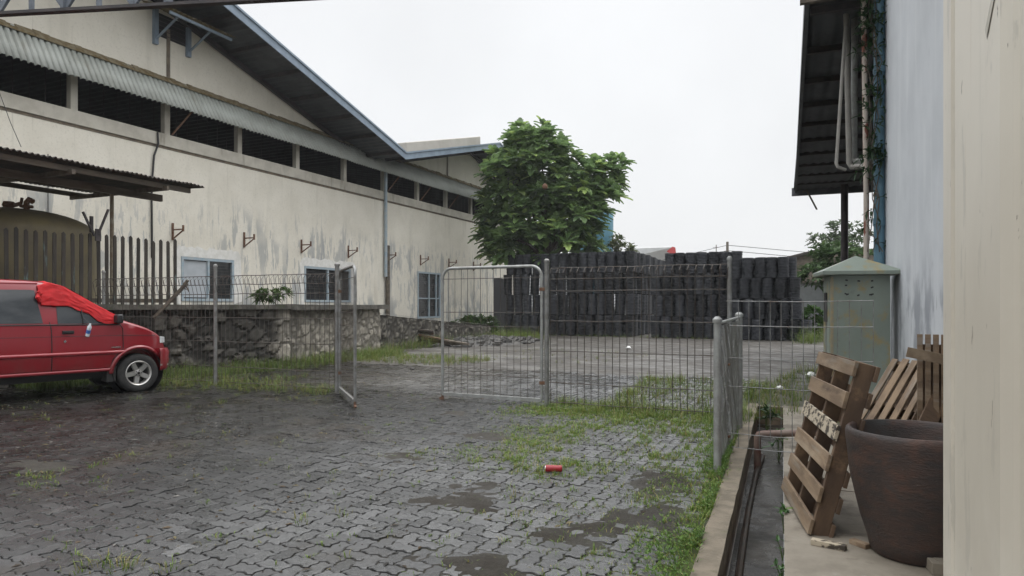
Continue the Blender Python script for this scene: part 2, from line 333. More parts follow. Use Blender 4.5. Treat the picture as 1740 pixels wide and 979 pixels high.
# soil under and between the pavers, rising over them where mud has settled
xs=np.arange(-14.6,-.55,.075); ys=np.arange(1.9,PAVE_END,.075)
V=[];C=[]
for x in xs:
    for y in ys:
        xx=min(x,XL(y)-KW-.004)
        ok=view_ok(xx,y,1.2)
        de=dens(xx,y) if ok else 0; mu_=mud(xx,y) if ok else 0
        left=sm(-3.2,-6.5,xx)
        z=-.013+.005*left+.016*mu_+.009*de+.004*fbm(xx*5,y*5,3)+.013*fbm(xx*8,y*8,6,5)*min(1,mu_*1.2+de*.6)+.012*fbm(xx*.35,y*.35,9,2)
        V.append((xx,y,z))
        base=np.array((.040,.034,.027)); moss=np.array((.075,.100,.022)); md=np.array((.042,.036,.028))
        t=min(1,de*1.6)*sm(-.6,.2,fbm(xx*2,y*2,1.5)); c=base*(1-t)+moss*t; c=c*(1-mu_)+md*mu_
        C.append(c)
nx,ny=len(xs),len(ys)
F=[(i*ny+j,(i+1)*ny+j,(i+1)*ny+j+1,i*ny+j+1) for i in range(nx-1) for j in range(ny-1) if view_ok(V[i*ny+j][0],V[i*ny+j][1],1.3)]
tag(colmesh('soil',V,F,C,mt['soil'],smooth=True),kind='structure')
# interlocking pavers in a herringbone, each a bevelled stone with its own height, tilt and tone
A=.107
def edge_pts(p,dx,dy):
    """unit edge from p along (dx,dy): corner and the two points of its zigzag"""
    k=.10
    return [(p[0],p[1]),(p[0]+.27*dx-k*dy,p[1]+.27*dy+k*dx),(p[0]+.73*dx+k*dy,p[1]+.73*dy-k*dx)]
def domino(cells):
    (i,j),(k,l)=cells
    o=[]
    def he(x,y): return edge_pts((x,y),1,0)
    def ve(x,y): return edge_pts((x,y),0,1)
    def rev(nxt,pts): return [nxt]+pts[:0:-1]
    w_,h_=(2,1) if j==l else (1,2)
    for a in range(w_): o+=he(i+a,j)
    for b in range(h_): o+=ve(i+w_,j+b)
    for a in range(w_,0,-1): e=he(i+a-1,j+h_); o+=[(i+a,j+h_),e[2],e[1]]
    for b in range(h_,0,-1): e=ve(i,j+b-1); o+=[(i,j+b),e[2],e[1]]
    return o
V=[];F=[];C=[]
i0,i1=int(-14.5/A),int(-.6/A); j0,j1=int(2/A),int(PAVE_END/A)
for i in range(i0,i1):
    for j in range(j0,j1):
        k=(i-j)%4
        if k==0: cells=((i,j),(i+1,j))
        elif k==3: cells=((i,j),(i,j+1))
        else: continue
        o=domino(cells); cx=sum(p[0] for p in o)/len(o)*A; cy=sum(p[1] for p in o)/len(o)*A
        if not view_ok(cx,cy,1.0): continue
        if cx>XL(cy)-KW-.13: continue
        if cy>13.2 and random.random()<(cy-13.2)/2.2: continue
        wear=sm(-.1,.5,fbm(cx*.6,cy*.6,4))
        zz=.012*fbm(cx*.35,cy*.35,9,2)+random.gauss(0,.0020)-.003*random.random()-.006*sm(.3,.8,dens(cx,cy))*random.random()
        tx,ty=random.gauss(0,.012),random.gauss(0,.012)
        t=random.gauss(1,.18); clean_sheen=sm(-6.5,-1.5,cx-.15*(cy-6)); cl2=sm(9.4,11.2,cy)*sm(-11,-6.5,cx); b=(.021+.100*clean_sheen*(1-.3*cl2)+.10*cl2)*t*(1-.25*wear)  # wet sheen painted in as paler tone on the right, soiled darker on the left
        # paler towards the gate, browner by the car
        brown=sm(-4,-9,cx)
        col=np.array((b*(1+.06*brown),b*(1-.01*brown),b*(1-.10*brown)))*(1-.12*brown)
        base=len(V); n=len(o)
        far=math.hypot(cx,cy)>11
        shr=.0022+.0016*random.random()+.0042*sm(-5.5,-2,cx); ch=.0042+.005*sm(-4.5,-2,cx)
        ring=lambda d_,z_: [(px_*A-(px_*A-cx)*d_/.08, py_*A-(py_*A-cy)*d_/.08, z_+zz+tx*(px_*A-cx)+ty*(py_*A-cy)) for px_,py_ in o]
        if far:
            R=ring(shr+.002,0)+ring(shr,-.03); V+=R; C+=[col]*n+[col*.5]*n
            F.append(tuple(base+q_ for q_ in range(n))); F+=[(base+n+q_,base+n+(q_+1)%n,base+(q_+1)%n,base+q_) for q_ in range(n)]
        else:
            R=ring(shr+ch,0)+ring(shr,-.0045)+ring(shr,-.034); V+=R; C+=[col]*n+[col*.85]*n+[col*.5]*n
            F.append(tuple(base+q_ for q_ in range(n)))
            for r_ in (0,1): F+=[(base+(r_+1)*n+q_,base+(r_+1)*n+(q_+1)%n,base+r_*n+(q_+1)%n,base+r_*n+q_) for q_ in range(n)]
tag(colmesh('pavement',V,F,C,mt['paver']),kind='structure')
# worn yard beyond the gate
yd=MB()
def yardz(x,y): return -.012+.02*fbm(x*.25,y*.25,5,3)-.02*sm(PAVE_END+.6,PAVE_END-.8,y)
xs=np.linspace(-14,6,70); ys=np.linspace(13.6,46,110)
yd.v=[(x,y,yardz(x,y)) for x in xs for y in ys]
yd.f=[(i*110+j,(i+1)*110+j,(i+1)*110+j+1,i*110+j+1) for i in range(69) for j in range(109)]
tag(yd.build('yard',mt['yard'],smooth=True),kind='structure')
# paved-over strip right of the side fence, beyond the drain end
# ------------------------------------------------------------------ drain
def strip(name,fa,fb,z0,z1,mat,n=24,label=None,yy=(Y0,Y1)):
    m=MB()
    for k in range(n):
        ya=yy[0]+(yy[1]-yy[0])*k/n; yb=yy[0]+(yy[1]-yy[0])*(k+1)/n
        m.add([(fa(ya),ya,z0),(fb(ya),ya,z0),(fa(yb),yb,z0),(fb(yb),yb,z0),(fa(ya),ya,z1),(fb(ya),ya,z1),(fa(yb),yb,z1),(fb(yb),yb,z1)],
              [(0,1,3,2),(4,5,7,6),(0,4,6,2),(1,3,7,5)]+([(0,1,5,4)] if k==0 else [])+([(2,3,7,6)] if k==n-1 else []))
    return tag(m.build(name,mat),kind='structure')
strip('kerb',lambda y:XL(y)-KW+.012*fbm(0,y*2,1),lambda y:XL(y)+.006*fbm(3,y*3,1),-.12,.018,mt['kerb'],60)
strip('drain_side',lambda y:XL(y)-.06,lambda y:XL(y)-.006,-.75,-.121,mt['drainwall'])
strip('drain_side',lambda y:XR(y)+.012,lambda y:XR(y)+.07,-.75,-.10,mt['drainwall'])
m=MB(); m.bx(-1.2,.3,Y1-.05,Y1+.1,-.75,-.015); tag(m.build('drain_end',mt['drainwall']),kind='structure')
m=MB(); m.grid(lambda u,v:(XL(Y0+13*u)*(1-v)+XR(Y0+13*u)*v,Y0+13*u,-.29+.006*fbm(u*40,v*3,2)+.02*abs(v-.5)),160,6)
tag(m.build('drain_water',mt['water'],smooth=True),kind='structure')
# platform of wide cast slabs
m=MB()
for ya,yb in ((-1.9,3.02),(3.03,4.02),(4.03,4.99),(5.0,6.15),(6.16,7.3),(7.31,8.5),(8.51,9.8),(9.81,11.05)):
    x0a,x0b=XR(ya),XR(yb); z=random.uniform(-.004,.004)
    m.add([(x0a,ya,-.11),(1.6,ya,-.11),(x0b,yb,-.11),(1.6,yb,-.11),(x0a,ya,z),(1.6,ya,z),(x0b,yb,z),(1.6,yb,z)],
          [(0,1,3,2),(4,5,7,6),(0,4,6,2),(1,3,7,5),(0,1,5,4),(2,3,7,6)])
tag(m.build('platform',mt['slab'],bevel=.006),kind='structure')
# ================================================================== LEFT WAREHOUSE (gable wall in the plane x = XW)
XW=-19.0
wh=thing('warehouse','long cream warehouse with corrugated awning, band of dark openings and dark overhanging roof','warehouse',(XW,16,0))
YE=43.0
wins=[(15.9,18.1,1.66,3.12),(21.75,24.75,1.66,3.12),(30.3,32.65,.85,3.3)]
def roofz(y):
    if y<11: return 12.35-.27*(11-y)
    if y<26.1: return 12.35-.27*(y-11)
    if y<36: return 8.27+.262*(y-26.1)
    return 8.27+.262*9.9-.262*(y-36)
# lower wall with real window holes
T=.22
def wallmesh(ys,zs,holes):
    m=MB()
    for a,b in zip(ys[:-1],ys[1:]):
        for c,d_ in zip(zs[:-1],zs[1:]):
            if any(h[0]<=a+1e-6 and h[1]>=b-1e-6 and h[2]<=c+1e-6 and h[3]>=d_-1e-6 for h in holes): continue
            m.quad((XW,a,c),(XW,b,c),(XW,b,d_),(XW,a,d_)); m.quad((XW-T,a,c),(XW-T,b,c),(XW-T,b,d_),(XW-T,a,d_))
    for y0,y1,z0,z1 in holes:
        for (p,q_) in (((y0,z0),(y1,z0)),((y1,z0),(y1,z1)),((y1,z1),(y0,z1)),((y0,z1),(y0,z0))):
            m.quad((XW,*p),(XW,*q_),(XW-T,*q_),(XW-T,*p))
    return m
ys=sorted({-6,YE,*[v for h in wins for v in h[:2]]}); zs=sorted({-.1,6.5,*[v for h in wins for v in h[2:]]})
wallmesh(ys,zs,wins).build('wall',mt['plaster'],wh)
m=MB(); m.bx(XW-T,XW+.05,-6,YE,6.585,6.97); m.build('wall',mt['ledge'],wh)         # sill band under the openings
m=MB(); m.bx(XW-T,XW+.012,-6,YE,6.5,6.585); m.build('groove',mt['groove'],wh)
# upper gable wall
m=MB(); yy=[-6+.75*k for k in range(63)]
yy=[y for y in yy if y<YE]+[YE]
for a,b in zip(yy[:-1],yy[1:]):
    for X in (XW-.004,XW-T):
        m.quad((X,a,8.55),(X,b,8.55),(X,b,max(8.56,roofz(b)-.12)),(X,a,max(8.56,roofz(a)-.12)))
m.build('upper_wall',mt['plaster'],wh)
m=MB(); m.bx(XW-T,XW-.006,-6,YE,8.45,8.55); m.build('lintel',mt['ledge'],wh)
# far end and hidden sides keep the inside dark
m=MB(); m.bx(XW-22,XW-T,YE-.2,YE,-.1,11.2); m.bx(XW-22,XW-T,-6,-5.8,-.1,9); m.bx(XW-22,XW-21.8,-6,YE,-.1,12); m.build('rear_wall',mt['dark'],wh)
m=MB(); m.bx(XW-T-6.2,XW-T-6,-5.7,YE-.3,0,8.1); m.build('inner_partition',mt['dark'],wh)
for k in range(-4,9):
    y=15.42+3*k
    if y<-5 or y>YE: continue
    m=MB(); m.bx(XW-.21,XW-.03,y-.10,y+.10,6.97,8.47); m.build('pillar',mt['ledge'],wh)  # darker ledge plaster also paints in the shade under the awning
    if k in (0,4,5,6):   # awning strut
        m=MB(); m.bar((XW+.04,y+.12,7.0),(XW+.50,y+.5,7.8),.045,.045); m.build('awning_strut',mt['rust'],wh)
for k in (15.42,24.42,33.42):
    m=MB(); m.bx(XW,XW+.025,k-.06,k+.06,8.75,min(roofz(k)-.2,10.35)); m.build('wall_rib',mt['groove'],wh)
m=MB()
for k in range(int((YE+2)/.42)):
    y=-2+.42*k; m.bar((XW-.40,y,6.97),(XW-.40,y,8.5),.011,.011)
tag(m.build('opening_bars',mt['steel_dark'],wh))
# corrugated awning, steep
m=MB(); n=int(46/.17)*8
pts=[]
for i in range(n+1):
    y=-5+46.0*i/n; ph=(y/.17)%1; w_=.022 if ph<.62 else (-.034 if .70<ph<.92 else -.006)
    pts.append((y,w_))
sag=lambda y:.03*fbm(y*.15,0,3)
for (y,w_) in pts:
    m.v.append((XW+.03+w_,y,8.74+w_*.6)); m.v.append((XW+.58+w_,y,7.74+w_*.6+sag(y)+.02*fbm(y*1.7,4,3)))
m.f=[(2*i,2*i+2,2*i+3,2*i+1) for i in range(n)]
m.build('awning',mt['awning'],wh,smooth=True,solid=.004)
m=MB()
yy=np.arange(-5,41,.22)
for i,y in enumerate(yy):
    h=.015+.05*fbm(y*1.1,1,1)+.03*fbm(y*6,1,1); 
    m.add([(XW+.0,y,8.70),(XW+.17+.03*fbm(y*4,2,2),y,8.60),(XW+.17,y+.22,8.60),(XW,y+.22,8.70),(XW,y,8.80+h),(XW+.15,y,8.66+h*.6),(XW+.15,y+.22,8.66+h*.6),(XW,y+.22,8.80+h)],
          [(0,1,5,4),(4,5,6,7),(3,2,6,7),(1,2,6,5)])
m.build('awning_edge',mt['moss_edge'],wh)
# roof over the wall
XO=XW+2.0
def rp(x,y,dz=0): return (x,y,roofz(y)+dz)
brk=[-7,11,26.1,36,46.5]
m=MB()
for a,b in zip(brk[:-1],brk[1:]):
    nseg=max(2,int((b-a)/.25/1)*2)
    for i in range(nseg):
        y0=a+(b-a)*i/nseg; y1=a+(b-a)*(i+1)/nseg; d0,d1=((.018,-.018) if i%2 else (-.018,.018))
        m.quad(rp(XW-22,y0,d0),rp(XO-.02,y0,d0),rp(XO-.02,y1,d1),rp(XW-22,y1,d1))
m.build('roof',mt['under'],wh)
m=MB()   # second skin on top
for a,b in zip(brk[:-1],brk[1:]):
    m.quad(rp(XW-22,a,.1),rp(XO,a,.1),rp(XO,b,.1),rp(XW-22,b,.1))
m.build('roof_sheet',mt['roofdark'],wh)
for y in np.arange(8.5,42,1.55):
    if abs(y-26.1)<.4: continue
    m=MB(); m.bx(XW-.2,XO-.06,y-.04,y+.04,roofz(y)-.17,roofz(y)-.03); m.build('purlin',mt['steel_dark'],wh)
m=MB()
for a,b in ((-7,11),(11,26.1),(26.1,36),(36,46.5)):
    m.bar((XW-.05+.16,a,roofz(a)-.24),(XW-.05+.16,b,roofz(b)-.24),.1,.18)
m.build('rafter',mt['steel_dark'],wh)
for a,b in ((-7,11),(11,26.1),(26.1,36),(36,46.5)):
    m=MB()
    m.add([(XO,a,roofz(a)-.17),(XO,b,roofz(b)-.17),(XO,b,roofz(b)+.17),(XO,a,roofz(a)+.17),
           (XO+.035,a,roofz(a)-.17),(XO+.035,b,roofz(b)-.17),(XO+.035,b,roofz(b)+.17),(XO+.035,a,roofz(a)+.17)],
          [(0,1,2,3),(4,5,6,7),(0,1,5,4),(3,2,6,7)])
    m.bar((XO+.055,a,roofz(a)+.14),(XO+.055,b,roofz(b)+.14),.05,.07)
    m.build('barge_board',mt['barge'],wh)
m=MB(); m.add([(XO-1.4,26.6,roofz(26.6)+.12),(XO-.25,26.6,roofz(26.6)+.12),(XO-.25,34.1,roofz(34.1)+.12),(XO-1.4,34.1,roofz(34.1)+.12),
               (XO-1.4,26.6,roofz(26.6)+.62),(XO-.25,26.6,roofz(26.6)+.62),(XO-.25,34.1,roofz(34.1)+.62),(XO-1.4,34.1,roofz(34.1)+.62)],
              [(0,1,2,3),(4,5,6,7),(0,1,5,4),(2,3,7,6),(1,2,6,5),(0,3,7,4)])
m.build('roof_cap',mt['beige'],wh,bevel=.04)
# gable vent with its own little canopy
D_,yv0=on_x(262,XW); D_,yv1=on_x(318,XW)
vz0,vz1=9.92,10.75
m=MB(); m.bx(XW-.05,XW+.012,yv0+.1,yv1-.02,vz0+.1,vz1); vent=m.build('gable_vent',mt['dark'],wh)
for y in (yv0,yv1):
    m=MB(); m.bx(XW,XW+.12,y-.07,y+.07,vz0-.22,vz1+.1); m.build('vent_post',mt['barge'],vent)
    m=MB(); m.bar((XW+.06,y,vz0-.08),(XW+1.1,y,vz1-.34),.05,.05); m.build('vent_bracket',mt['barge'],vent)
m=MB(); m.bar((XW+1.18,yv0-.4,vz1-.40),(XW+1.18,yv1+.75,vz1-.40),.06,.08); m.build('vent_rail',mt['barge'],vent)
m=MB(); m.grid(lambda u,v:(XW+1.3*v,yv0-.45+(yv1-yv0+1.25)*u,vz1+.14-.46*v+.02*math.cos(2*PI*u*(yv1-yv0+1)/.16)),96,1)
m.build('vent_canopy',mt['moss_edge'],vent,solid=.01)
m=MB()
for k in range(5): m.bx(XW+.012,XW+.03,yv0+.12,yv1-.05,vz0+.16+.14*k,vz0+.18+.14*k)
m.build('vent_louvre',mt['steel_dark'],vent)
# windows
def window(y0,y1,z0,z1,mull,trans,left_panel=False,bars=True):
    m=MB(); t=.09; x0,x1=XW-.10,XW+.03
    m.bx(x0,x1,y0,y0+t,z0,z1); m.bx(x0,x1,y1-t,y1,z0,z1); m.bx(x0,x1,y0+t,y1-t,z1-t,z1); m.bx(x0,x1,y0+t,y1-t,z0,z0+t)
    for f in mull: y=y0+(y1-y0)*f; m.bx(x0+.01,x1-.01,y-.04,y+.04,z0+t,z1-t)
    for zt in trans: m.bx(x0+.015,x1-.015,y0+t,y1-t,zt-.03,zt+.03)
    f=m.build('window',mt['frame_blue'],wh)
    m=MB(); m.bx(XW-.07,XW-.06,y0+t,y1-t,z0+t,z1-t); m.build('pane',mt['glass'],f)
    if left_panel:
        m=MB(); m.bx(XW-.055,XW-.035,y0+t,y0+(y1-y0)*mull[0]-.04,z0+t+.04,z1-t-.03); m.build('shutter',mt['shutter'],f)
    if bars:
        m=MB()
        ya=y0+(y1-y0)*mull[0]+.05 if left_panel else y0+t
        for k in range(int((z1-z0-.2)/.1)): m.bar((XW-.03,ya,z0+.15+.1*k),(XW-.03,y1-t,z0+.15+.1*k),.010,.010)
        m.build('grille',mt['steel_dark'],f)
window(*wins[0],(.5,),(),True); window(*wins[1],(.49,),(),False); window(*wins[2],(.5,.82),(1.9,),False)
for k,(y0,y1,z0,z1) in enumerate(wins[:2]):
    n=26; poly=[(y0-.25,z0-.1)]
    poly+=[(y0-.22-.1*random.random(),z0+(z1-z0)*i/5) for i in range(6)]
    poly+=[(y0-.2+(y1-y0+.5)*i/n,z1+.33+.12*fbm(i*.4,k,3)+(-.12 if i in(0,n) else 0)) for i in range(n+1)]
    poly+=[(y1+.3+.12*random.random(),z1-(z1-z0)*i/5) for i in range(6)]
    poly+=[(y1+.01,z0-.1),(y1+.01,z1+.01),(y0-.01,z1+.01),(y0-.01,z0-.1)]
    m=MB(); m.prism(poly,(XW+.002,0,0),(0,1,0),(0,0,1),(.012,0,0)); m.build('plaster_patch',mt['patch'],wh)
m=MB(); m.bx(XW-.1,XW+.012,39.4,42.0,-.1,3.3); m.build('dark_doorway',mt['dark'],wh)  # dark slab on the wall paints the shade of an open doorway
# brackets on every pillar line
br=None
for k in range(8):
    y=15.57+3*k
    m=MB(); m.bar((XW+.03,y,3.62),(XW+.03,y,4.17),.055,.045); m.bar((XW+.03,y,3.95),(XW+.52,y,3.95),.04,.04); m.bar((XW+.03,y,3.65),(XW+.50,y,3.92),.035,.035); m.bar((XW+.5,y,3.88),(XW+.5,y,4.08),.05,.045)
    m.build('wall_bracket',mt['rust'],wh)
# downpipe and cables
D_,yd_=on_x(652,XW)
m=MB(); m.tube([(XW+.12,yd_,8.0),(XW+.12,yd_,2.9)],.075,10); m.build('downpipe',mt['frame_blue'],wh)
m=MB(); m.tube([(XW+.13,yd_+.16,4.4),(XW+.13,yd_+.16,.2)],.10,10); m.build('downpipe',mt['timber'],wh)
D_,yc=on_x(259,XW)
m=MB(); m.tube([(XW+.08,yc+.12,6.95),(XW+.09,yc+.14,6.6),(XW+.05,yc+.02,6.2),(XW+.04,yc-.06,5.2),(XW+.04,yc-.04,3.0)],.03,6); m.build('cable',mt['blackp'],wh)
D_,yc=on_x(80,XW)
m=MB(); m.tube([(XW+.04,yc,5.6),(XW+.04,yc,2.4)],.012,5); m.build('cable',mt['blackp'],wh)
m=MB(); p0=at(0,160,15.5); p1=at(36,250,15.5); m.tube([p0+(p0-p1)*.6,p0,(p0+p1)/2+Vector((0,0,-.05)),p1],.008,5); m.build('cable',mt['blackp'],wh)
# ================================================================== overhead truss near the camera
tp0=Vector((*ld(-11.0,7.6),0)); 
def trp(L):  # depth and height along the truss
    x,y=ld(L,7.0-.115*(L)); D=7.0-.115*L
    return Vector((x,y,EYE+498/FPX*7.6+.0))
trs=thing('roof_truss','dark steel lattice truss crossing overhead in front of the cream gable','truss',tuple(Vector((trp(-9).x,trp(-9).y,0))))
H_T=.62
a_,b_=trp(-9),trp(7)
m=MB(); m.bar(a_+Vector((0,0,.012)),b_+Vector((0,0,.012)),.08,.034); m.build('bottom_chord',mt['steel_dark'],trs)
m=MB(); m.bar(a_+Vector((0,0,H_T)),b_+Vector((0,0,H_T)),.09,.055); m.build('top_chord',mt['steel_dark'],trs)
Lq=np.arange(-8.6,1.0,.405)
for i,L in enumerate(Lq):
    p=trp(L)+Vector((0,0,.03)); m=MB(); m.bar(p,p+Vector((0,0,H_T-.05)),.08 if i%3==0 else .035,.05); m.build('truss_upright',mt['steel_blue'],trs)
    if i<len(Lq)-1:
        p2=trp(Lq[i+1])+Vector((0,0,.03)); up=Vector((0,0,H_T-.06))
        m=MB()
        if i%2: m.bar(p,p2+up,.035,.05)
        else: m.bar(p+up,p2,.035,.05)
        m.build('truss_diagonal',mt['steel_blue'],trs)
for e in (a_,b_):
    m=MB(); m.bar(Vector((e.x,e.y,-.05)),e+Vector((0,0,H_T)),.14,.14); m.build('column',mt['steel_dark'],trs)
# ================================================================== stone platform, tank, slat fence, canopy
CC=Vector((-12.40,13.61,0)); EE=Vector((-12.91,18.31,0)); dv=Vector((.204,.979,0)); AA=CC-dv*9.5
def stone_face(p,q_,h0,h1,nx,nz_,seed,tone,mort,light,depth=.05,ncell=170):
    r=np.random.default_rng(seed); p=np.array(p); q_=np.array(q_); L=np.linalg.norm(q_-p); d=(q_-p)/L; nrm=np.array((d[1],-d[0],0))
    S=np.stack([r.uniform(0,L,ncell),r.uniform(-.1,max(h0,h1)+.1,ncell)],1); tn=r.uniform(0,1,ncell); big=r.uniform(.75,1.25,ncell)
    V=[];C=[]
    for i in range(nx+1):
        u=L*i/nx; h=h0+(h1-h0)*i/nx
        for j in range(nz_+1):
            z=-.1+(h+.1)*j/nz_
            dx=S[:,0]-u+.08*fbm(u*3,z*3,seed); dz=(S[:,1]-z)*1.15+.08*fbm(u*3,z*3,seed+9)
            ds=np.sqrt(dx*dx+dz*dz)*big; o=np.argpartition(ds,2)[:2]; o=o[np.argsort(ds[o])]
            e=ds[o[1]]-ds[o[0]]; t=sm(.02,.09,e); k=o[0]
            bump_=depth*(t*(.5+.8*tn[k])+.25*fbm(u*7,z*7,seed))
            P=p+d*u+nrm*bump_; V.append((P[0],P[1],z))
            lt=light(u,z)
            st=np.array(tone[0])*(1-tn[k])+np.array(tone[1])*tn[k]
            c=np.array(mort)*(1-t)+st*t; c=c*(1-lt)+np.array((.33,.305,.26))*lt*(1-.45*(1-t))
            C.append(np.clip(c*(1+.3*fbm(u*2,z*2,seed+3)),.008,1))
    F=[(i*(nz_+1)+j,(i+1)*(nz_+1)+j,(i+1)*(nz_+1)+j+1,i*(nz_+1)+j+1) for i in range(nx) for j in range(nz_)]
    return V,F,C
sw=thing('stone_wall','tall rough stone retaining wall with a mossy concrete cap, behind the wire fence','wall',tuple(CC))
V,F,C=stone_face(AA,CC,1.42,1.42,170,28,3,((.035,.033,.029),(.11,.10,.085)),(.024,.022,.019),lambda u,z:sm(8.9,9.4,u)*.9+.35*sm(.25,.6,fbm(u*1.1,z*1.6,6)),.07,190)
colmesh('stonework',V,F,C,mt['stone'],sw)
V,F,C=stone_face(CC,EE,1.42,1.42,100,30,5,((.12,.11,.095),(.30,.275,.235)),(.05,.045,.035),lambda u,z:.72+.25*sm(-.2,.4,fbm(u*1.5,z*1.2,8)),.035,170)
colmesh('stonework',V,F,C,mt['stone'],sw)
m=MB(); n=50
def capline(a,b,o0,o1,z0,z1):
    a=Vector(a);b=Vector(b);d=(b-a).normalized(); nr=Vector((d.y,-d.x,0)); L=(b-a).length; k=int(L/.25)
    for i in range(k):
        p=a+d*(L*i/k); q_=a+d*(L*(i+1)/k-.0)
        w0=o1+.03*fbm(p.x*3,p.y*3,2); w1=o1+.03*fbm(q_.x*3,q_.y*3,2); dz0=.02*fbm(p.x*2,p.y*2,5); dz1=.02*fbm(q_.x*2,q_.y*2,5)
        vs=[p+nr*o0,p+nr*w0,q_+nr*w1,q_+nr*o0]
        m.add([v+Vector((0,0,z0)) for v in vs]+[vs[0]+Vector((0,0,z1+dz0)),vs[1]+Vector((0,0,z1+dz0)),vs[2]+Vector((0,0,z1+dz1)),vs[3]+Vector((0,0,z1+dz1))],
              [(0,1,2,3),(4,5,6,7),(0,1,5,4),(1,2,6,5),(2,3,7,6),(0,3,7,4)])
capline(AA,CC+dv*.12,-.45,.16,1.42,1.53); capline(CC+Vector((.1,-.05,0)),EE+Vector((-.02,.3,0)),-.45,.17,1.40,1.535)
m.build('cap',mt['cap'],sw)
m=MB(); m.add([(AA.x-.1,AA.y,1.38),(CC.x-.1,CC.y,1.38),(EE.x-.1,EE.y,1.38),(XW+.1,EE.y,1.38),(XW+.1,AA.y,1.38)],[(0,1,2,3,4)]); m.build('earth_fill',mt['ground'],sw)
m=MB(); m.bx(XW+.1,EE.x-.02,EE.y-.3,EE.y-.02,-.1,1.38); m.build('end_wall',mt['cap'],sw)
lw=thing('low_stone_wall','low stone retaining wall sloping away under the barred ground floor doorway','wall',(-13.3,24,0))
V,F,C=stone_face((-13.35,18.3,0),(-13.65,28.6,0),1.25,.55,150,16,11,((.075,.07,.06),(.17,.158,.132)),(.04,.036,.03),lambda u,z:.25*sm(0,.5,fbm(u*1.1,z*1.1,4)),.04,420)
colmesh('stonework',V,F,C,mt['stone'],lw)
m=MB(); m.add([(-13.4,18.3,1.24),(-13.7,28.6,.54),(XW+.05,28.6,.54),(XW+.05,18.3,1.24),(-13.3,18.3,1.28),(-13.6,28.6,.58),(-13.95,28.6,.62),(-13.65,18.3,1.32)],[(0,1,2,3),(4,5,6,7)]); m.build('cap',mt['cap'],lw)
# tank
tk=thing('storage_tank','olive brown domed steel tank behind the slat fence','tank',(-16.65,9.5,0))
R_=1.62; prof=[(R_,1.4),(R_,3.12)]+[(R_*math.cos(a),3.12+.58*math.sin(a)) for a in np.linspace(.08,PI/2-.02,14)]
m=MB(); m.lathe(prof,48,(-16.65,9.5,0)); m.build('tank_shell',mt['tank'],tk,smooth=True)
p=at(45,350,15.0); m=MB(); m.tube([(p.x,p.y,3.5),(p.x,p.y,3.78),(p.x+.05,p.y+.02,3.84),(p.x+.14,p.y+.05,3.79)],.06,8); m.lathe([(.13,0),(.13,.05)],12,(p.x,p.y,3.66)); m.build('vent_pipe',mt['rust'],tk,smooth=True)
p=at(15,352,15.0); m=MB(); m.tube([p+Vector((-.5,0,-.05)),p,p+Vector((.25,.1,.08))],.045,8); m.lathe([(.1,0),(.13,.04),(.1,.12)],12,p); m.tube([p+Vector((.25,.1,.03)),p+Vector((.3,.1,.2))],.03,6); m.build('valve',mt['rust'],tk,smooth=True)
# slat fence on the platform
def slatpt(px): 
    D=22890/(1717-px); x,y=ld((px-870)/FPX*D,D); return Vector((x,y,0)),D
S1,_=slatpt(297); S0=S1-dv*8.2
sf=thing('slat_fence','tall fence of narrow dark upright wooden slats in front of the tank','fence',(S1.x,S1.y,1.4))
m=MB(); n=int(8.2/.168)
for i in range(n+1):
    p=S1-dv*(.168*i); h=3.05+.02*random.gauss(0,1); tx=random.gauss(0,.008)
    M3=Matrix((dv,Vector((-dv.y,dv.x,0)),Vector((0,0,1)))).transposed()
    m.prism([(-.034+tx,1.42),(.034+tx,1.42),(.034,h-.05),(.0,h),(-.034,h-.03)],p,dv,(0,0,1),Vector((.979,-.204,0))*.03)
m.build('slat_panel',mt['slat'],sf)
m=MB()
for z in (1.62,): m.bar(S1+Vector((-.05,.01,z)),S0+Vector((-.05,.01,z)),.05,.09)
m.build('rail',mt['timber'],sf)
pc,_=slatpt(164); m=MB(); z0=3.0
m.bar(pc+Vector((.05,0,z0-.1)),pc+Vector((.05,.0,z0+.16)),.12,.03)
m.bar(pc+Vector((.05,-.06,z0+.0))-dv*.02,pc+Vector((.05,0,z0+.55))-dv*.30+Vector((0,0,-.05)),.075,.03); m.bar(pc+Vector((.06,0,z0+.05)),pc+Vector((.06,0,z0+.60))+dv*.20,.075,.03)
m.bar(pc+dv*.02+Vector((-.2,0,z0+.1)),pc+dv*.02+Vector((-.2,0,z0+.45)),.06,.05)
m.build('crossed_bars',mt['steel_dark'],sf)
# corrugated canopy over the tank
cp=thing('lean_to_roof','rusty corrugated lean-to roof over the olive tank','canopy',(-15,12,1.4))
m=MB(); y0c,y1c=3.0,12.2
m.grid(lambda u,v:(-13.75-3.6*v,y0c+(y1c-y0c)*u-.35*v*u,4.42+.05*v+.022*math.cos(2*PI*u*(y1c-y0c)/.11)+.03*fbm(u*9,v*2,2)),600,4)
m.build('roof_sheet',mt['rustroof'],cp,solid=.006)
m=MB()
for x,z in ((-13.95,4.30),(-15.6,4.30),(-17.1,4.31)): m.bar((x,y0c,z),(x-.03,y1c-.25-(.5 if x<-15 else 0),z),.07,.11)
m.build('purlin',mt['timber'],cp)
m=MB(); m.bar((-14.9,y0c,4.17),(-14.9,11.9,4.17),.10,.16); m.build('beam',mt['timber'],cp)
m=MB(); m.bar((-13.8,9.0,4.23),(-17.3,9.0,4.23),.07,.1); m.bar((-13.8,11.2,4.24),(-17.3,11.2,4.24),.06,.1); m.build('rafter',mt['timber'],cp)
D_,yp=on_x(190,-15.0); m=MB(); m.tube([(-15.0,yp,1.38),(-15.0,yp,4.26)],.042,8); m.build('post',M('pale_pole_paint',(.30,.27,.20),(.20,.15,.10),scale=6,rough=.7),cp)
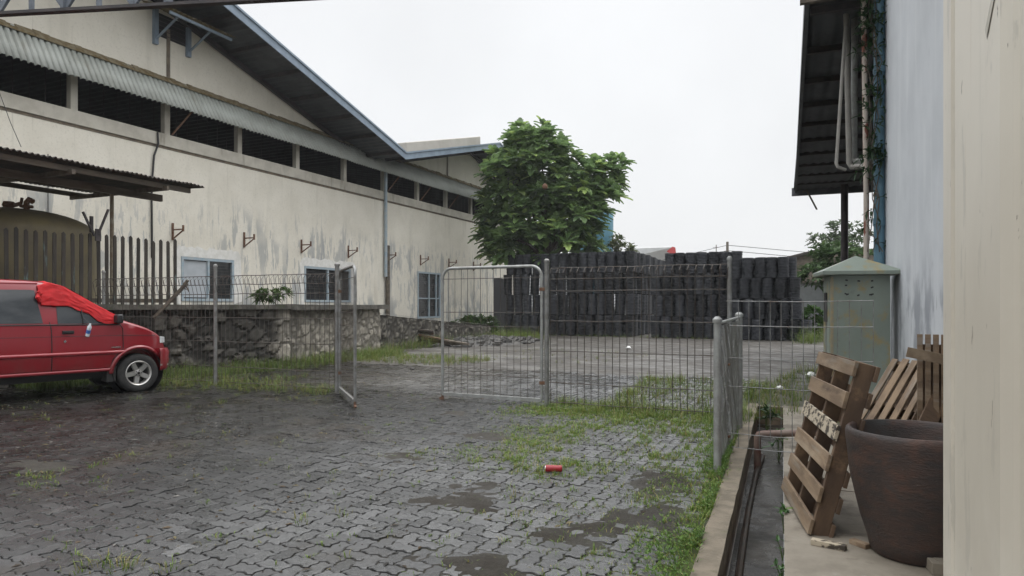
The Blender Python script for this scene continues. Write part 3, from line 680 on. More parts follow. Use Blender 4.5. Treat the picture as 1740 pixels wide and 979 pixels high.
m=MB(); m.tube([(-17.2,7.0,1.38),(-17.2,7.0,4.26)],.045,8); m.tube([(-14.9,4.2,1.38),(-14.9,4.2,4.1)],.045,8); m.build('post',mt['rustpole'],cp)
p=at(95,258,14.2); m=MB(); m.box((p.x,p.y,4.47),(.45,.25,.04)); tag(m.build('plastic_scrap',mt['shutter'],loc=(p.x,p.y,4.45)),'scrap of pale violet plastic lying on the rusty lean-to roof','plastic scrap')
# leaning stick
p0=at(262,540,14.3); p1=at(318,481,14.4)
m=MB(); m.bar(p0,p1,.09,.06); d_=(p1-p0).normalized(); m.bar(p1-d_*.2,p1+Vector((.02,0,.06)),.12,.03); m.bar(p1-d_*.05,p1+Vector((.05,.0,-.18)),.02,.02); m.bar(p1-d_*.12,p1+Vector((-.02,.0,-.14)),.02,.02)
tag(m.build('broken_post',mt['timber'],loc=(p0.x,p0.y,p0.z)),'broken wooden post leaning over the stone wall below the first window','broken post')
# ================================================================== fences and gates (line y = FY)
FY=9.5
ZH=[.07,.36,.83,1.28,1.72,1.90,2.06]
def mesh_panel(x0,x1,y,zb,horiz,pitch=.107,r=.0056,roll=True,lean=0):
    m=MB(); n=max(1,int(round((x1-x0)/pitch))); zt=horiz[-1]
    f=lambda x:y+.012*fbm(x*.8,2,3)
    for i in range(n+1):
        x=x0+(x1-x0)*i/n; j=.006*random.gauss(0,1)
        if roll: pts=[(x+j,f(x),zb),(x,f(x),horiz[-3]+.02),(x+.012,f(x)-.075,zt-.07),(x+.02,f(x)-.01,zt),(x+.03,f(x),horiz[-2])]
        else: pts=[(x+j,f(x),zb),(x,f(x),zt)]
        m.tube(pts,r,4,cap=False)
    for z in horiz:
        k=8; m.tube([(x0+(x1-x0)*i/k,f(x0+(x1-x0)*i/k)-.004,z+.012*fbm(x0+i,z*3,4)) for i in range(k+1)],r*1.15,4,cap=False)
    return m
def post(m,x,y,h,r=.038,z0=-.06):
    m.tube([(x,y,z0),(x,y,h)],r,10); m.lathe([(r*1.25,0),(r*1.25,.03),(r*.6,.055)],10,(x,y,h-.01))
def post_obj(parent,x,y,h,r=.032):
    m=MB(); post(m,x,y,h,r); o=m.build('post',mt['galv'],parent,smooth=True); return o
def fx(px):
    r=(px-870)/FPX; D=FY/(CS+SN*r); return -SN*D+CS*r*D
xa,xb,xh,xg,xe=fx(176),fx(366),fx(573),fx(929),fx(1240)
fl=thing('wire_fence','weathered welded wire fence between the red car and the open gate leaf','fence',(xb,FY,0))
for x,h in ((xa,2.2),(xb,2.25)): post_obj(fl,x,FY,h)
mesh_panel(xa-.25,xb-.05,FY,.05,ZH).build('wire_panel',mt['wire'],fl); mesh_panel(xb+.05,xh-.06,FY,.05,ZH).build('wire_panel',mt['wire'],fl)
fr=thing('wire_fence','rusty welded wire fence in front of the basket piles, right of the closed gate leaf','fence',(xg,FY,0))
post_obj(fr,xg,FY,2.16,.036); post_obj(fr,xe,FY-.02,2.12,.030)
mesh_panel(xg+.06,xe-.03,FY,.02,ZH).build('wire_panel',mt['wire'],fr)
def gate(name,label,hinge,free,parent_post):
    h=Vector((*hinge,0)); e=Vector((*free,0)); d=(e-h); L=d.length; d.normalize()
    t=thing(name,label,'gate',tuple(h))
    P=lambda s,z: h+d*s+Vector((0,0,z))
    R=.17; zt=2.10; zb=.09
    arc=lambda cx,cz,a0,a1:[P(cx+R*math.cos(a),cz+R*math.sin(a)) for a in np.linspace(a0,a1,7)]
    pts=[P(.0,zb),P(.0,zt-R)]+arc(R,zt-R,PI,PI/2)+arc(L-R,zt-R,PI/2,0)+[P(L,zb)]
    m=MB(); m.tube(pts,.024,10); m.bar(P(0,zb),P(L,zb),.045,.05); m.build('frame',mt['galv_light'] if parent_post else mt['galv'],t,smooth=True)
    m=MB(); n=15
    for i in range(1,n):
        s=L*i/n; zz=zt-.02 if R<s<L-R else zt-.06
        m.tube([P(s,zb),P(s,zz)],.0042,4,cap=False)
    for z in (.42,1.18,1.40,1.93): m.tube([P(0,z),P(L,z)],.0048,4,cap=False)
    m.build('wire_infill',mt['wire'],t)
    m=MB(); m.tube([P(L,-.0),P(L,zb)],.02,8); m.bar(P(L-.02,.03),P(L+.05,.0),.03,.05); m.build('drop_bolt',mt['rust'],t)
    m=MB()
    for z in (.35,1.75): m.bar(P(-.06,z),P(.03,z),.05,.05)
    m.build('hinge',mt['rust'],t)
    return t
gl=gate('gate_leaf','open wire gate leaf swung toward the viewer, hinged on the post left of the opening',(xh+.07,FY-.02),(xh+.07+1.26,FY-1.26),False)
gp=MB(); post(gp,xh,FY,2.2,.038); gpo=gp.build('gate_post',mt['galv'],loc=(xh,FY,0),smooth=True); tag(gpo,'grey steel gate post that carries the open gate leaf','gate post')
gr=gate('gate_leaf','closed wire gate leaf with bright rounded pipe frame in front of the rubble heap',(xg-.08,FY),(xg-.08-1.74,FY+.06),True)
# side fence of chain link along the kerb
p1=gnd(1219,803); p2=at(1256,740,8.3); p2.z=0
cl=thing('chain_link_fence','low chain link fence between two grey pipe posts beside the drain kerb','fence',tuple(p1))
m=MB(); post(m,p1.x,p1.y,1.36,.034); m.build('post',mt['galv_light'],cl,smooth=True)
m=MB(); post(m,p2.x,p2.y,1.38,.040); m.build('post',mt['galv_light'],cl,smooth=True)
dd=(p2-p1); L=dd.length; dd.normalize(); nrm=Vector((dd.y,-dd.x,0))
m=MB(); top=1.32; pit=.062
n=int((L+top)/pit)
def cl_pt(s,z): return p1+dd*s+Vector((0,0,z))+nrm*(.012*fbm(s*3,z*3,1))
for i in range(n):
    for sgn in (1,-1):
        c0=i*pit
        a0=(c0,.04) if c0<L else (L,.04+c0-L); b_s=c0-(top-.04); b0=(b_s,top) if b_s>0 else (0,.04+c0)
        if sgn<0: a0=(L-a0[0],a0[1]); b0=(L-b0[0],b0[1])
        k=4; m.tube([cl_pt(a0[0]+(b0[0]-a0[0])*j/k,a0[1]+(b0[1]-a0[1])*j/k)+nrm*(.004*sgn) for j in range(k+1)],.0030,4,cap=False)
m.build('chain_mesh',mt['wire_light'],cl)
m=MB(); m.tube([cl_pt(0,1.34),cl_pt(L,1.36)],.017,8); m.tube([cl_pt(0,.8),cl_pt(L*.5,.9),cl_pt(L,1.1)],.005,5); m.tube([cl_pt(0,.45),cl_pt(L,.75)],.005,5); m.build('top_rail',mt['galv_light'],cl,smooth=True)
# loose wire panel across the drain
pa=gnd(1237,757,.07); PY=pa.y
lp=thing('loose_wire_panel','loose rectangular wire mesh panel standing across the drain behind the leaning pallet','wire panel',(pa.x,PY,.05))
m=MB(); x0=pa.x; W_=1.32; n=13
for i in range(n+1):
    x=x0+W_*i/n; zb=.06 if i<8 else .5+.02*i; m.tube([(x,PY,zb),(x,PY,1.56)],.0036,4,cap=False)
for k,z in enumerate((.06,.20,.68,.97,1.30,1.55)):
    xe_=x0+W_+(.0 if z>.6 else -.45); m.tube([(x0-.02,PY-.005,z),((x0+xe_)/2,PY-.005,z-.01),(xe_,PY-.005,z)],.0042,4,cap=False)
m.build('wire_mesh',mt['galv'],lp)
for z in (.16,.9):
    m=MB(); m.bar((x0-.05,PY+.012,z),(x0+.02,PY+.012,z),.05,.02); m.build('tie_wire',mt['rust'],lp)
# ================================================================== stacks of black baskets
ordn=['first','second','third','fourth','fifth','sixth','seventh','eighth','ninth','tenth','eleventh','twelfth','thirteenth','fourteenth','fifteenth','sixteenth','seventeenth','eighteenth','nineteenth','twentieth']
def basket_mesh(seed):
    m=MB(); prof=[(.175,0)]; n=13; H_=1.0
    for k in range(n):
        z=.02+(H_-.05)*k/n; dz=(H_-.05)/n
        r=.190+.008*k/n
        prof+=[(r,z),(r+.034,z+dz*.3),(r+.034,z+dz*.58),(r,z+dz*.9)]
    prof+=[(.222,H_-.03),(.222,H_-.002),(.20,H_-.002),(.19,H_-.12),(.02,H_-.14)]
    m.lathe(prof,14,cap=False)
    r=random.Random(seed)
    return [(x+.02*z*r.uniform(.8,1)*math.sin(seed),y+.015*z*math.cos(seed*2),z) for x,y,z in m.v],m.f
bm_=[]
for s in range(3):
    v,f=basket_mesh(s+1); me=bpy.data.meshes.new('basket_stack'); me.from_pydata(v,[],f); me.materials.append(mt['basket'])
    me.polygons.foreach_set('use_smooth',[True]*len(me.polygons)); me.set_sharp_from_angle(angle=math.radians(50)); bm_.append(me)
def basket(x,y,z,h,label,group):
    o=bpy.data.objects.new('basket_stack',random.choice(bm_)); COL.objects.link(o)
    o.location=(x+random.gauss(0,.025),y+random.gauss(0,.03),z); o.scale=(1.08,1.08,h); o.rotation_euler=(random.gauss(0,.012),random.gauss(0,.012),random.uniform(0,6))
    tag(o,label,'basket stack',group)
tn=['bottom','second','third','top']
def pile(x0,n,y,tiers,h,name,group,drop=lambda i,t:False,sp=.50):
    for i in range(n):
        for t in range(tiers):
            if drop(i,t): continue
            off=.12*(t%2)
            basket(x0+sp*(i+.5)+off,y+.03*t,t*h,h,f'nested black baskets, {tn[t]} tier, {ordn[i]} column from left, {name}',group)
PX0=gnd(850,567).x
pile(-15.3,14,33.0,4,1.05,'front of wide left pile','basket stacks in the wide left pile')
for r_ in range(1,19):
    for t in range(4):
        if t==3 and r_>14: continue
        basket(-8.55+.06*(t%2)+random.gauss(0,.05),33.0+.56*r_,t*1.05,1.05-.004*r_,f'nested black baskets, {tn[t]} tier, {ordn[r_-1]} row back along the passage','basket stacks along the side passage')
pile(-15.05,13,33.52,4,1.05,'second row of left pile','basket stacks in the second row of the left pile')
m_=lambda i,t:(t==3 and i<2)
pile(-7.35,8,32.6,4,1.0,'front of middle pile','basket stacks in the middle pile',drop=lambda i,t:(t==3 and i<1) or (t==2 and i<0))
pile(-3.75,7,32.0,4,.91,'front of low right pile','basket stacks in the right pile',drop=lambda i,t:(t==3 and i>4) or (t>=1 and i>5))
pile(-7.1,7,33.1,4,1.0,'second row of middle pile','basket stacks in the second row of the middle pile',drop=lambda i,t:(t==3 and i<1))
pile(-3.5,5,32.5,4,.91,'second row of right pile','basket stacks in the second row of the right pile')
# rubble heap and wood in front
c=gnd(815,582); rx,ry=2.1,3.6
m=MB()
def rb(u,v):
    a=2*PI*u; r=v; x=c.x+rx*r*math.cos(a); y=c.y+ry*r*math.sin(a)
    return (x,y,-.02+(.30*(1-r*r)*(.55+.7*abs(fbm(x*1.5,y*1.5,3)))+.10*fbm(x*5,y*5,8)*(1-r)))
m.grid(rb,64,18); 
for k in range(420):
    a=random.uniform(0,2*PI); r=random.uniform(0,1)**.6; x=c.x+rx*r*math.cos(a); y=c.y+ry*r*math.sin(a); s=random.uniform(.04,.16)
    m.box((x,y,.16*(1-r*r)+.03),(s*2.2,s,s*.5),Matrix.Rotation(random.uniform(-.6,.6),3,'X')@rotz(random.uniform(0,3)))
tag(m.build('rubble_heap',mt['rubble'],loc=(c.x,c.y,0)),'low heap of black broken plastic and rubble behind the closed gate leaf','rubble heap',kind='stuff')
c=gnd(684,589)
for k,(dx,dy,z,l,a,tl,mat_,lab) in enumerate((
    (0,0,.50,2.3,.42,-.10,'rustroof','top weathered plank of the dark board heap beside the stone wall'),
    (.75,.3,.30,2.3,.30,-.20,'pallet_dk','brown plank sloping down the right side of the dark board heap'),
    (-.25,.2,.60,1.8,.50,-.02,'rustroof','dark sheet lying over the board heap beside the stone wall'),
    (1.3,.5,.20,2.2,.15,-.14,'timber','grey plank slid off toward the rubble from the board heap'),
    (-.1,.1,.16,2.4,.45,0,'pallet_dk','dark bottom board under the heap beside the stone wall'))):
    d=Vector((math.cos(a),math.sin(a),tl)); p=Vector((c.x+dx,c.y+dy,z*1.35))
    m=MB(); m.bar(p-d*l/2,p+d*l/2,.5 if k in(2,) else .26,.06); m.bar(p-d*l/2-Vector((0,0,.09)),p+d*l/2-Vector((0,0,.09)),.08,.1)
    tag(m.build('plank',mt[mat_],loc=(p.x,p.y,0)),lab,'plank','planks in the heap by the stone wall')
m=MB(); p=gnd(668,588); m.bar((p.x-.5,p.y-.2,.92),(p.x+.7,p.y+.35,.91),.45,.03); tag(m.build('metal_sheet',mt['frame_blue'],loc=(p.x,p.y,.5)),'blue green sheet metal strip on top of the board heap','metal sheet')
# ================================================================== tree, far things
def leaf_cluster(V,F,C,p,axis,nleaf,L,cols,lobed=True,droop=.25):
    axis=Vector(axis).normalized(); ref=Vector((0,0,1)) if abs(axis.z)<.9 else Vector((1,0,0))
    xx=axis.cross(ref).normalized(); yy=axis.cross(xx)
    for k in range(nleaf):
        a=2*PI*(k+random.uniform(-.3,.3))/nleaf; sp=random.uniform(.55,1.15)
        d=(axis*math.cos(sp)+(xx*math.cos(a)+yy*math.sin(a))*math.sin(sp)).normalized()
        s=d.cross(Vector((0,0,1))); 
        if s.length<.1: s=Vector((1,0,0))
        s.normalize(); u=s.cross(d); l=L*random.uniform(.7,1.2)
        col=np.array(cols[0])+(np.array(cols[1])-np.array(cols[0]))*random.random()
        if random.random()<.08: col=np.array(cols[2])
        base=len(V)
        prof=((0,.03),(.18,.16),(.28,.12),(.42,.27),(.5,.17),(.64,.26),(.72,.14),(.86,.14),(1,.01)) if lobed else ((0,.02),(.35,.17),(.7,.13),(1,.01))
        for t,w_ in prof:
            q_=p+d*(l*t)-Vector((0,0,1))*(droop*l*t*t)
            V.append(q_+s*(w_*l)+u*(.07*l)); V.append(q_); V.append(q_-s*(w_*l)+u*(.07*l)); C+= [col,col*.92,col]
        for i in range(len(prof)-1):
            b=base+3*i; F.append((b,b+1,b+4,b+3)); F.append((b+1,b+2,b+5,b+4))
def blob_tree(label,cat,base,blobs,D,n,leafL,cols,limbs,lobed=True,name='tree',group=None,nleaf=9,mat='leaf',trunk_r=.22,core=.35):
    t=thing(name,label,cat,tuple(base),group=group)
    V=[];F=[];C=[]
    tot=sum(b[2]*b[3] for b in blobs)
    cents=[]
    for bx_,by_,rx_,ry_ in blobs:
        c=at(bx_,by_,D+random.uniform(-.6,.6)); a,bz=rx_/FPX*D,ry_/FPX*D
        cents.append(c)
        for k in range(int(n*rx_*ry_/tot)):
            v=Vector((random.gauss(0,1),random.gauss(0,1),random.gauss(0,1))).normalized(); r=random.uniform(core,1.0)**.5
            p=c+Vector((v.x*a*r,v.y*a*r*.9,v.z*bz*r))
            ax=v*.8+Vector((0,0,.75))
            leaf_cluster(V,F,C,p,ax,nleaf,leafL*random.uniform(.8,1.15),cols,lobed)
    colmesh('crown',[tuple(v) for v in V],F,C,mt[mat],t)
    m=MB(); b=Vector(base); top=sum(cents,Vector())/len(cents)
    mid=b.lerp(top,.55)+Vector((.1,.1,0)); m.tube([b-Vector((0,0,.1)),b.lerp(mid,.4)+Vector((.06,0,0)),mid],[trunk_r,trunk_r*.85,trunk_r*.7],10)
    for c in cents:
        m.tube([mid,mid.lerp(c,.5)+Vector((0,0,.25)),c],[trunk_r*.5,trunk_r*.3,trunk_r*.1],6)
    m.build('trunk',mt['bark'],t,smooth=True)
    return t
TD=37.0
bt=at(915,560,TD); bt.z=0
blob_tree('big breadfruit tree with large dark lobed leaves behind the left basket pile','tree',bt,
  [(905,262,62,50),(880,300,62,60),(940,300,62,55),(918,242,40,28),(985,312,50,46),(1006,340,42,40),(965,335,50,50),(865,350,52,55),(925,365,70,60),(975,358,50,48),(1030,305,34,36),(998,402,28,32),(870,405,52,36),(940,415,72,34),(1045,285,20,24),(845,395,34,40),(865,435,34,18)],TD,660,.76,
  ((.10,.165,.068),(.22,.33,.115),(.36,.48,.15)),None,trunk_r=.24)
m=MB(); p=at(926,317,34.0); m.lathe([(.02,-.16),(.12,-.1),(.15,0),(.11,.11),(.02,.15)],10,p); tag(m.build('breadfruit',mt['rust'],loc=tuple(p),smooth=True),'round brown breadfruit hanging in the middle of the big tree','fruit')
bw=thing('water_tank','tall blue plastic water tank behind the right edge of the breadfruit tree','water tank',tuple(at(1015,520,48)*1))
p=at(1012,520,48); m=MB(); r=30/FPX*48
m.lathe([(r,1.2),(r,3.2),(r*.985,3.25),(r,3.3),(r,5.5),(r*.985,5.55),(r,5.6),(r,7.9),(r*.8,8.15),(r*.2,8.3)],32,(p.x,p.y,0)); m.build('tank_shell',mt['bluetank'],bw,smooth=True)
m=MB(); m.bx(p.x-1.2,p.x+1.2,p.y-1.2,p.y+1.2,-.1,1.2); m.build('tank_base',mt['greywall'],bw)
# far shed and house
s0=at(1085,430,47); sh=thing('shed','low dark shed with a sloping grassy roof behind the basket passage','shed',(s0.x,s0.y,0))
a=at(1083,433,47); b=at(1160,462,47)
m=MB(); m.add([a+Vector((0,0,0)),b,b+Vector((-2,6,0)),a+Vector((-2,6,0)),a+Vector((0,0,.16)),b+Vector((0,0,.16)),b+Vector((-2,6,.16)),a+Vector((-2,6,.16))],[(0,1,2,3),(4,5,6,7),(0,1,5,4),(1,2,6,5),(2,3,7,6),(0,3,7,4)]); m.build('roof',mt['rustroof'],sh)
m=MB(); e=Vector((0,.4,0)); m.add([Vector((a.x,a.y,-.1))+e,Vector((b.x,b.y,-.1))+e,b+e-Vector((0,0,.02)),a+e-Vector((0,0,.02))],[(0,1,2,3)]); m.build('wall',mt['timber'],sh)
h0=at(1062,421,78); h1=at(1130,421,78); hs=thing('house','white house with a red painted gable mark and pale grey roof far behind','house',(h0.x,h0.y,0))
m=MB(); dx=(h1-h0); up=at(1062,440,78)
gz0,gz1=at(1062,446,78).z,at(1062,424,78).z
back=Vector((-3,9,0))
m.add([Vector((h0.x,h0.y,0)),Vector((h1.x,h1.y,0)),Vector((h1.x,h1.y,gz0)),Vector((h0.x,h0.y,gz0))],[(0,1,2,3)])
g0=h1; g1=at(1152,421,76); gm=(g0+g1)/2
m.add([Vector((g0.x,g0.y,0)),Vector((g1.x,g1.y,0)),Vector((g1.x,g1.y,gz0-.3)),Vector((gm.x+.25,gm.y,gz1+.15)),Vector((g0.x,g0.y,gz0+.1))],[(0,1,2,3,4)]); m.build('wall',mt['house'],hs)
m=MB(); m.add([Vector((h0.x,h0.y,gz0+.45)),Vector((g0.x,g0.y,gz0+.1)),Vector((gm.x+.25,gm.y,gz1+.2)),Vector((h0.x,h0.y,gz1+.1))],[(0,1,2,3)]); m.build('roof',mt['palegrey'],hs,solid=.12)
m=MB(); p=at(1141,424.5,75.9); m.prism([(-.55,-.2),(.1,.35),(.42,.25),(.50,-.45),(.15,-.55)],p,(CS,SN,0),(0,0,1),(.02,-.04,0)); m.build('painted_mark',mt['redpaint'],hs)
p=at(1236,520,70); pl=thing('utility_pole','thin dark utility pole with wires rising behind the baskets','pole',(p.x,p.y,0))
zt=at(1236,411,70).z; m=MB(); m.tube([(p.x,p.y,0),(p.x,p.y,zt)],[.16,.13],8); m.build('pole_shaft',mt['timber'],pl)
m=MB()
for dz in (-.35,-.9): m.tube([(p.x,p.y,zt+dz),(p.x+14,p.y+3,zt-1.6+dz),(p.x+30,p.y+6,zt-.6+dz)],.03,4); m.tube([(p.x,p.y,zt+dz),(p.x-9,p.y+5,zt-1.3+dz),(p.x-20,p.y+10,zt-1+dz)],.025,4)
m.build('cable',mt['blackp'],pl)
p=at(1217,520,80); m=MB(); zt=at(1217,416,80).z; m.tube([(p.x,p.y,0),(p.x,p.y,zt)],.05,5); m.bar((p.x-.4,p.y,zt-.3),(p.x+.4,p.y,zt-.3),.04,.04); tag(m.build('aerial',mt['timber'],loc=(p.x,p.y,0)),'thin aerial mast beside the utility pole on the skyline','aerial')
# right far wall and shed
a=at(1340,520,36); b=at(1480,520,34)
gw=thing('boundary_wall','grey block boundary wall right of the low basket pile','wall',(a.x,a.y,0))
zt=at(1380,484,36).z; m=MB(); m.bar((a.x,a.y,zt/2-.05),(b.x,b.y,zt/2-.05),.2,zt+.1); m.build('block_face',mt['greywall'],gw); m=MB(); m.bar((a.x,a.y,zt+.06),(b.x,b.y,zt+.06),.26,.1); m.build('coping',mt['cap'],gw)
a=at(1335,441,40); b=at(1412,422,40); 
rs=thing('open_shed','dark rusty roofed shed beyond the grey boundary wall','shed',(a.x,a.y,0))
m=MB(); bk=Vector((1.5,7,.3)); m.add([a,b,b+bk,a+bk,a+Vector((0,0,.15)),b+Vector((0,0,.15)),b+bk+Vector((0,0,.15)),a+bk+Vector((0,0,.15))],[(0,1,2,3),(4,5,6,7),(0,1,5,4),(1,2,6,5),(2,3,7,6),(0,3,7,4)]); m.build('roof',mt['rustroof'],rs)
m=MB(); m.add([Vector((a.x,a.y+.3,-.1)),Vector((b.x+3,b.y+1.6,-.1)),Vector((b.x+3,b.y+1.6,b.z)),Vector((b.x,b.y+.3,b.z-.03)),Vector((a.x,a.y+.3,a.z-.03))],[(0,1,2,3,4)]); m.build('wall',mt['timber'],rs)
fe=((.045,.085,.03),(.085,.14,.055),(.12,.18,.07))
b=at(1425,520,33); b.z=0
blob_tree('feathery bright green shrubby tree behind the cabinet roof','tree',b,[(1440,450,50,35),(1410,440,34,24),(1385,470,26,22),(1455,490,40,40)],33,330,.42,fe,None,lobed=False,mat='leaf2',nleaf=8,trunk_r=.1)
b=at(1440,520,44); b.z=0
blob_tree('thin pale airy tree rising above the shrub on the right','tree',b,[(1425,390,18,18),(1395,408,22,13),(1460,395,18,18),(1440,415,26,14)],44,120,.42,((.09,.13,.07),(.13,.175,.10),(.16,.20,.12)),None,lobed=False,mat='leaf2',nleaf=7,trunk_r=.07,core=.1)
b=at(1052,520,46); b.z=0
blob_tree('small yellowish bush top showing over the left basket pile','bush',b,[(1048,410,9,14),(1066,423,16,7),(1040,422,10,10)],46,60,.4,((.08,.11,.04),(.13,.15,.06),(.16,.17,.08)),None,lobed=False,mat='leaf2',nleaf=7,trunk_r=.06,name='bush')
b=at(1375,560,33); b.z=0
blob_tree('leafy weed bush at the foot of the grey boundary wall','bush',b,[(1378,548,22,24),(1362,556,14,16)],32,110,.36,((.03,.075,.015),(.06,.13,.025),(.10,.16,.04)),None,lobed=False,mat='leaf2',nleaf=8,trunk_r=.03,name='bush')
b=at(462,505,19.2); b.z=1.38
blob_tree('wispy green weed bush on the stone wall between the two windows','bush',b,[(455,502,20,10),(478,497,16,8),(440,506,12,7)],19.2,80,.16,((.045,.09,.02),(.08,.14,.035),(.11,.16,.05)),None,lobed=False,mat='leaf2',nleaf=7,trunk_r=.015,name='bush')
b=at(790,548,31); b.z=.5
blob_tree('green bush growing at the dark base of the warehouse corner','bush',b,[(805,552,22,11),(775,558,16,7),(830,552,12,12)],31,90,.36,((.035,.07,.018),(.06,.11,.028),(.10,.13,.04)),None,lobed=False,mat='leaf2',nleaf=8,trunk_r=.03,name='bush')
# ================================================================== RED VAN (local frame: x forward from the front axle, y to its left, near side y = 0)
cw=gnd(237,667); HEAD=math.radians(90-15.8)
car=thing('parked_car','dark red estate van with a red cloth over its windscreen, nose toward the wire fence','car',(cw.x,cw.y,0),HEAD)
WID=1.64
def prof_top(x):   # roof / bonnet height over x
    P=[(-3.55,1.55),(-3.4,1.84),(-3.0,1.90),(-2.0,1.925),(-1.45,1.91),(-1.15,1.85),(-.9,1.70),(-.55,1.46),(-.27,1.28),(-.1,1.22),(.15,1.13),(.36,1.02),(.46,.94),(.52,.80),(.56,.60)]
    for (a,b),(c,d) in zip(P[:-1],P[1:]):
        if a<=x<=c: t=(x-a)/(c-a); return b+(d-b)*t
    return P[0][1] if x<P[0][0] else P[-1][1]
def half(x,z):     # inset of the side from y=0 (near side), at height z
    ins=.02
    if z<.72: ins=.0+.06*((.72-z)/.4)**2
    elif z<1.2: ins=.035*((z-.72)/.48)**1.6
    else: ins=.035+.17*((z-1.2)/.6)
    f=max(0,x+.15); ins+=.30*(f/.72)**2.6 if f>0 else 0
    r=max(0,-3.0-x); ins+=.12*(r/.6)**2
    return ins
ST=[-3.58,-3.5,-3.3,-2.9,-2.4,-1.9,-1.6,-1.4,-1.2,-1.05,-.9,-.75,-.6,-.45,-.3,-.2,-.1,0,.1,.2,.28,.36,.42,.47,.51,.54]
ZL=[.40,.50,.62,.72,.82,.95,1.08,1.20,1.32,1.45,1.58,1.70,1.84]
def section(x):
    zt=prof_top(x); pts=[]
    zmax=zt-.05
    for z in ZL:
        zz=min(z,zmax-.0015*ZL.index(z) if z>zmax else z); zz=min(z,zmax)
        pts.append((half(x,zz),zz))
    # round over to the top
    y0=half(x,zmax); 
    for dy,dz in ((.02,.018),(.06,.036),(.14,.046),(.35,.05)): pts.append((y0+dy,zmax+dz*1.0))
    full=pts+[(WID/2,zt+.012)]+[(WID-y,z) for y,z in reversed(pts)]
    return [(x,y,z) for y,z in full]
m=MB(); secs=[section(x) for x in ST]; n=len(secs[0])
for s_ in secs: m.v+=s_
for i in range(len(ST)-1):
    for j in range(n-1): m.f.append((i*n+j,(i+1)*n+j,(i+1)*n+j+1,i*n+j+1))
    m.f.append((i*n,i*n+n-1,(i+1)*n+n-1,(i+1)*n))
m.f.append(tuple(range(n))); m.f.append(tuple((len(ST)-1)*n+j for j in range(n)))
body=m.build('body',mt['carpaint'],car,local=True,smooth=True)
# wheel arches cut through the body
cut=MB()
for ax in (0,-2.68):
    for y0 in (-.2,WID-.32): 
        M_=Matrix.Rotation(-PI/2,3,'X'); cut.lathe([(.405,0),(.405,.52)],28,(ax,y0,.35),M_)
        cut.bx(ax-.403,ax+.403,y0+.001,y0+.519,.05,.35)
cu=cut.build('cutter',None,car,local=True)
bo=body.modifiers.new('arch','BOOLEAN'); bo.operation='DIFFERENCE'; bo.object=cu; bo.solver='EXACT'; bo.use_self=True
bpy.context.view_layer.update()
dg=bpy.context.evaluated_depsgraph_get(); me2=bpy.data.meshes.new_from_object(body.evaluated_get(dg)); body.modifiers.clear(); body.data=me2
bpy.data.objects.remove(cu,do_unlink=True)
me2.polygons.foreach_set('use_smooth',[True]*len(me2.polygons)); me2.set_sharp_from_angle(angle=math.radians(38))
def side(x,z,o=.004): return Vector((x,half(x,z)-o,z))
def side_patch(name,outline_top,outline_bot,mat,o,nx=24,nz_=8,parent=car,th=.006):
    """patch between two polylines (lists of (x,z)) laid on the side"""
    def lerp(P,t):
        k=t*(len(P)-1); i=min(int(k),len(P)-2); f=k-i; return (P[i][0]+(P[i+1][0]-P[i][0])*f,P[i][1]+(P[i+1][1]-P[i][1])*f)
    m=MB()
    def fn(u,v):
        a=lerp(outline_bot,u); b=lerp(outline_top,u); return side(a[0]+(b[0]-a[0])*v,a[1]+(b[1]-a[1])*v,o)
    m.grid(fn,nx,nz_); ob=m.build(name,mat,parent,local=True,smooth=True); return ob
# dark seams below door panels
def seam(pts,w_=.014,o=.0035,mat='blackp',name='door_seam'):
    m=MB()
    for a,b in zip(pts[:-1],pts[1:]):
        k=8
        for i in range(k):
            A_=side(a[0]+(b[0]-a[0])*i/k,a[1]+(b[1]-a[1])*i/k,o); B_=side(a[0]+(b[0]-a[0])*(i+1)/k,a[1]+(b[1]-a[1])*(i+1)/k,o); m.bar(A_,B_,.004,w_,up=(0,-1,0)) if False else m.tube([A_,B_],w_/2.2,5)
    return m.build(name,mt[mat],car,local=True)
seam([(-.34,1.24),(-.26,1.12),(-.26,.78),(-.42,.60),(-.44,.47)]); seam([(-1.33,1.24),(-1.31,1.1),(-1.31,.46)])
seam([(-3.3,1.02),(-.28,1.00),(.3,.98)],.010)                       # waist crease
seam([(-3.4,1.215),(-.32,1.185)],.022,.004)                         # window sill rubber
# doors
fd=side_patch('front_door',[(-1.30,1.17),(-.8,1.17),(-.30,1.155)],[(-1.30,.47),(-.8,.465),(-.46,.47)],mt['carpaint'],.005,16,10)
rd=side_patch('rear_door',[(-2.25,1.19),(-1.8,1.185),(-1.325,1.18)],[(-2.25,.48),(-1.8,.475),(-1.325,.475)],mt['carpaint'],.005,16,10)
m=MB(); p=side(-1.08,1.075,.012); m.box(p,(.17,.016,.055)); m.box(p+Vector((0,-.014,.004)),(.15,.014,.03)); m.build('door_handle',mt['blackp'],fd,local=True,bevel=.004)
m=MB(); p=side(-1.13,.93,.008); m.lathe([(.018,0),(.018,.01)],12,p,Matrix.Rotation(PI/2,3,'X')); m.build('door_lock',mt['chrome'],fd,local=True)
m=MB(); 
for k in range(7): p=side(-.44+.021*k,.805,.009); m.box(p,(.011,.004,.022),Matrix.Rotation(.25,3,'Y'))
p=side(-.375,.795,.008); m.box(p,(.15,.003,.005)); m.build('name_badge',mt['chrome'],fd,local=True)
# raised side moulding and sill
m=MB(); m.tube([side(-3.3+3.05*k/14,.72-.002*k/14,-.006) for k in range(15)],.034,14); m.build('side_moulding',mt['carpaint_l'],car,local=True,smooth=True)
m=MB(); m.tube([side(-2.2+1.74*k/10,.43,-.012) for k in range(11)],.030,12); m.build('sill_moulding',mt['carpaint_l'],car,local=True,smooth=True)
m=MB(); m.bx(-3.2,.3,.22,WID-.22,.28,.42); m.build('underbody',mt['blackp'],car,local=True)
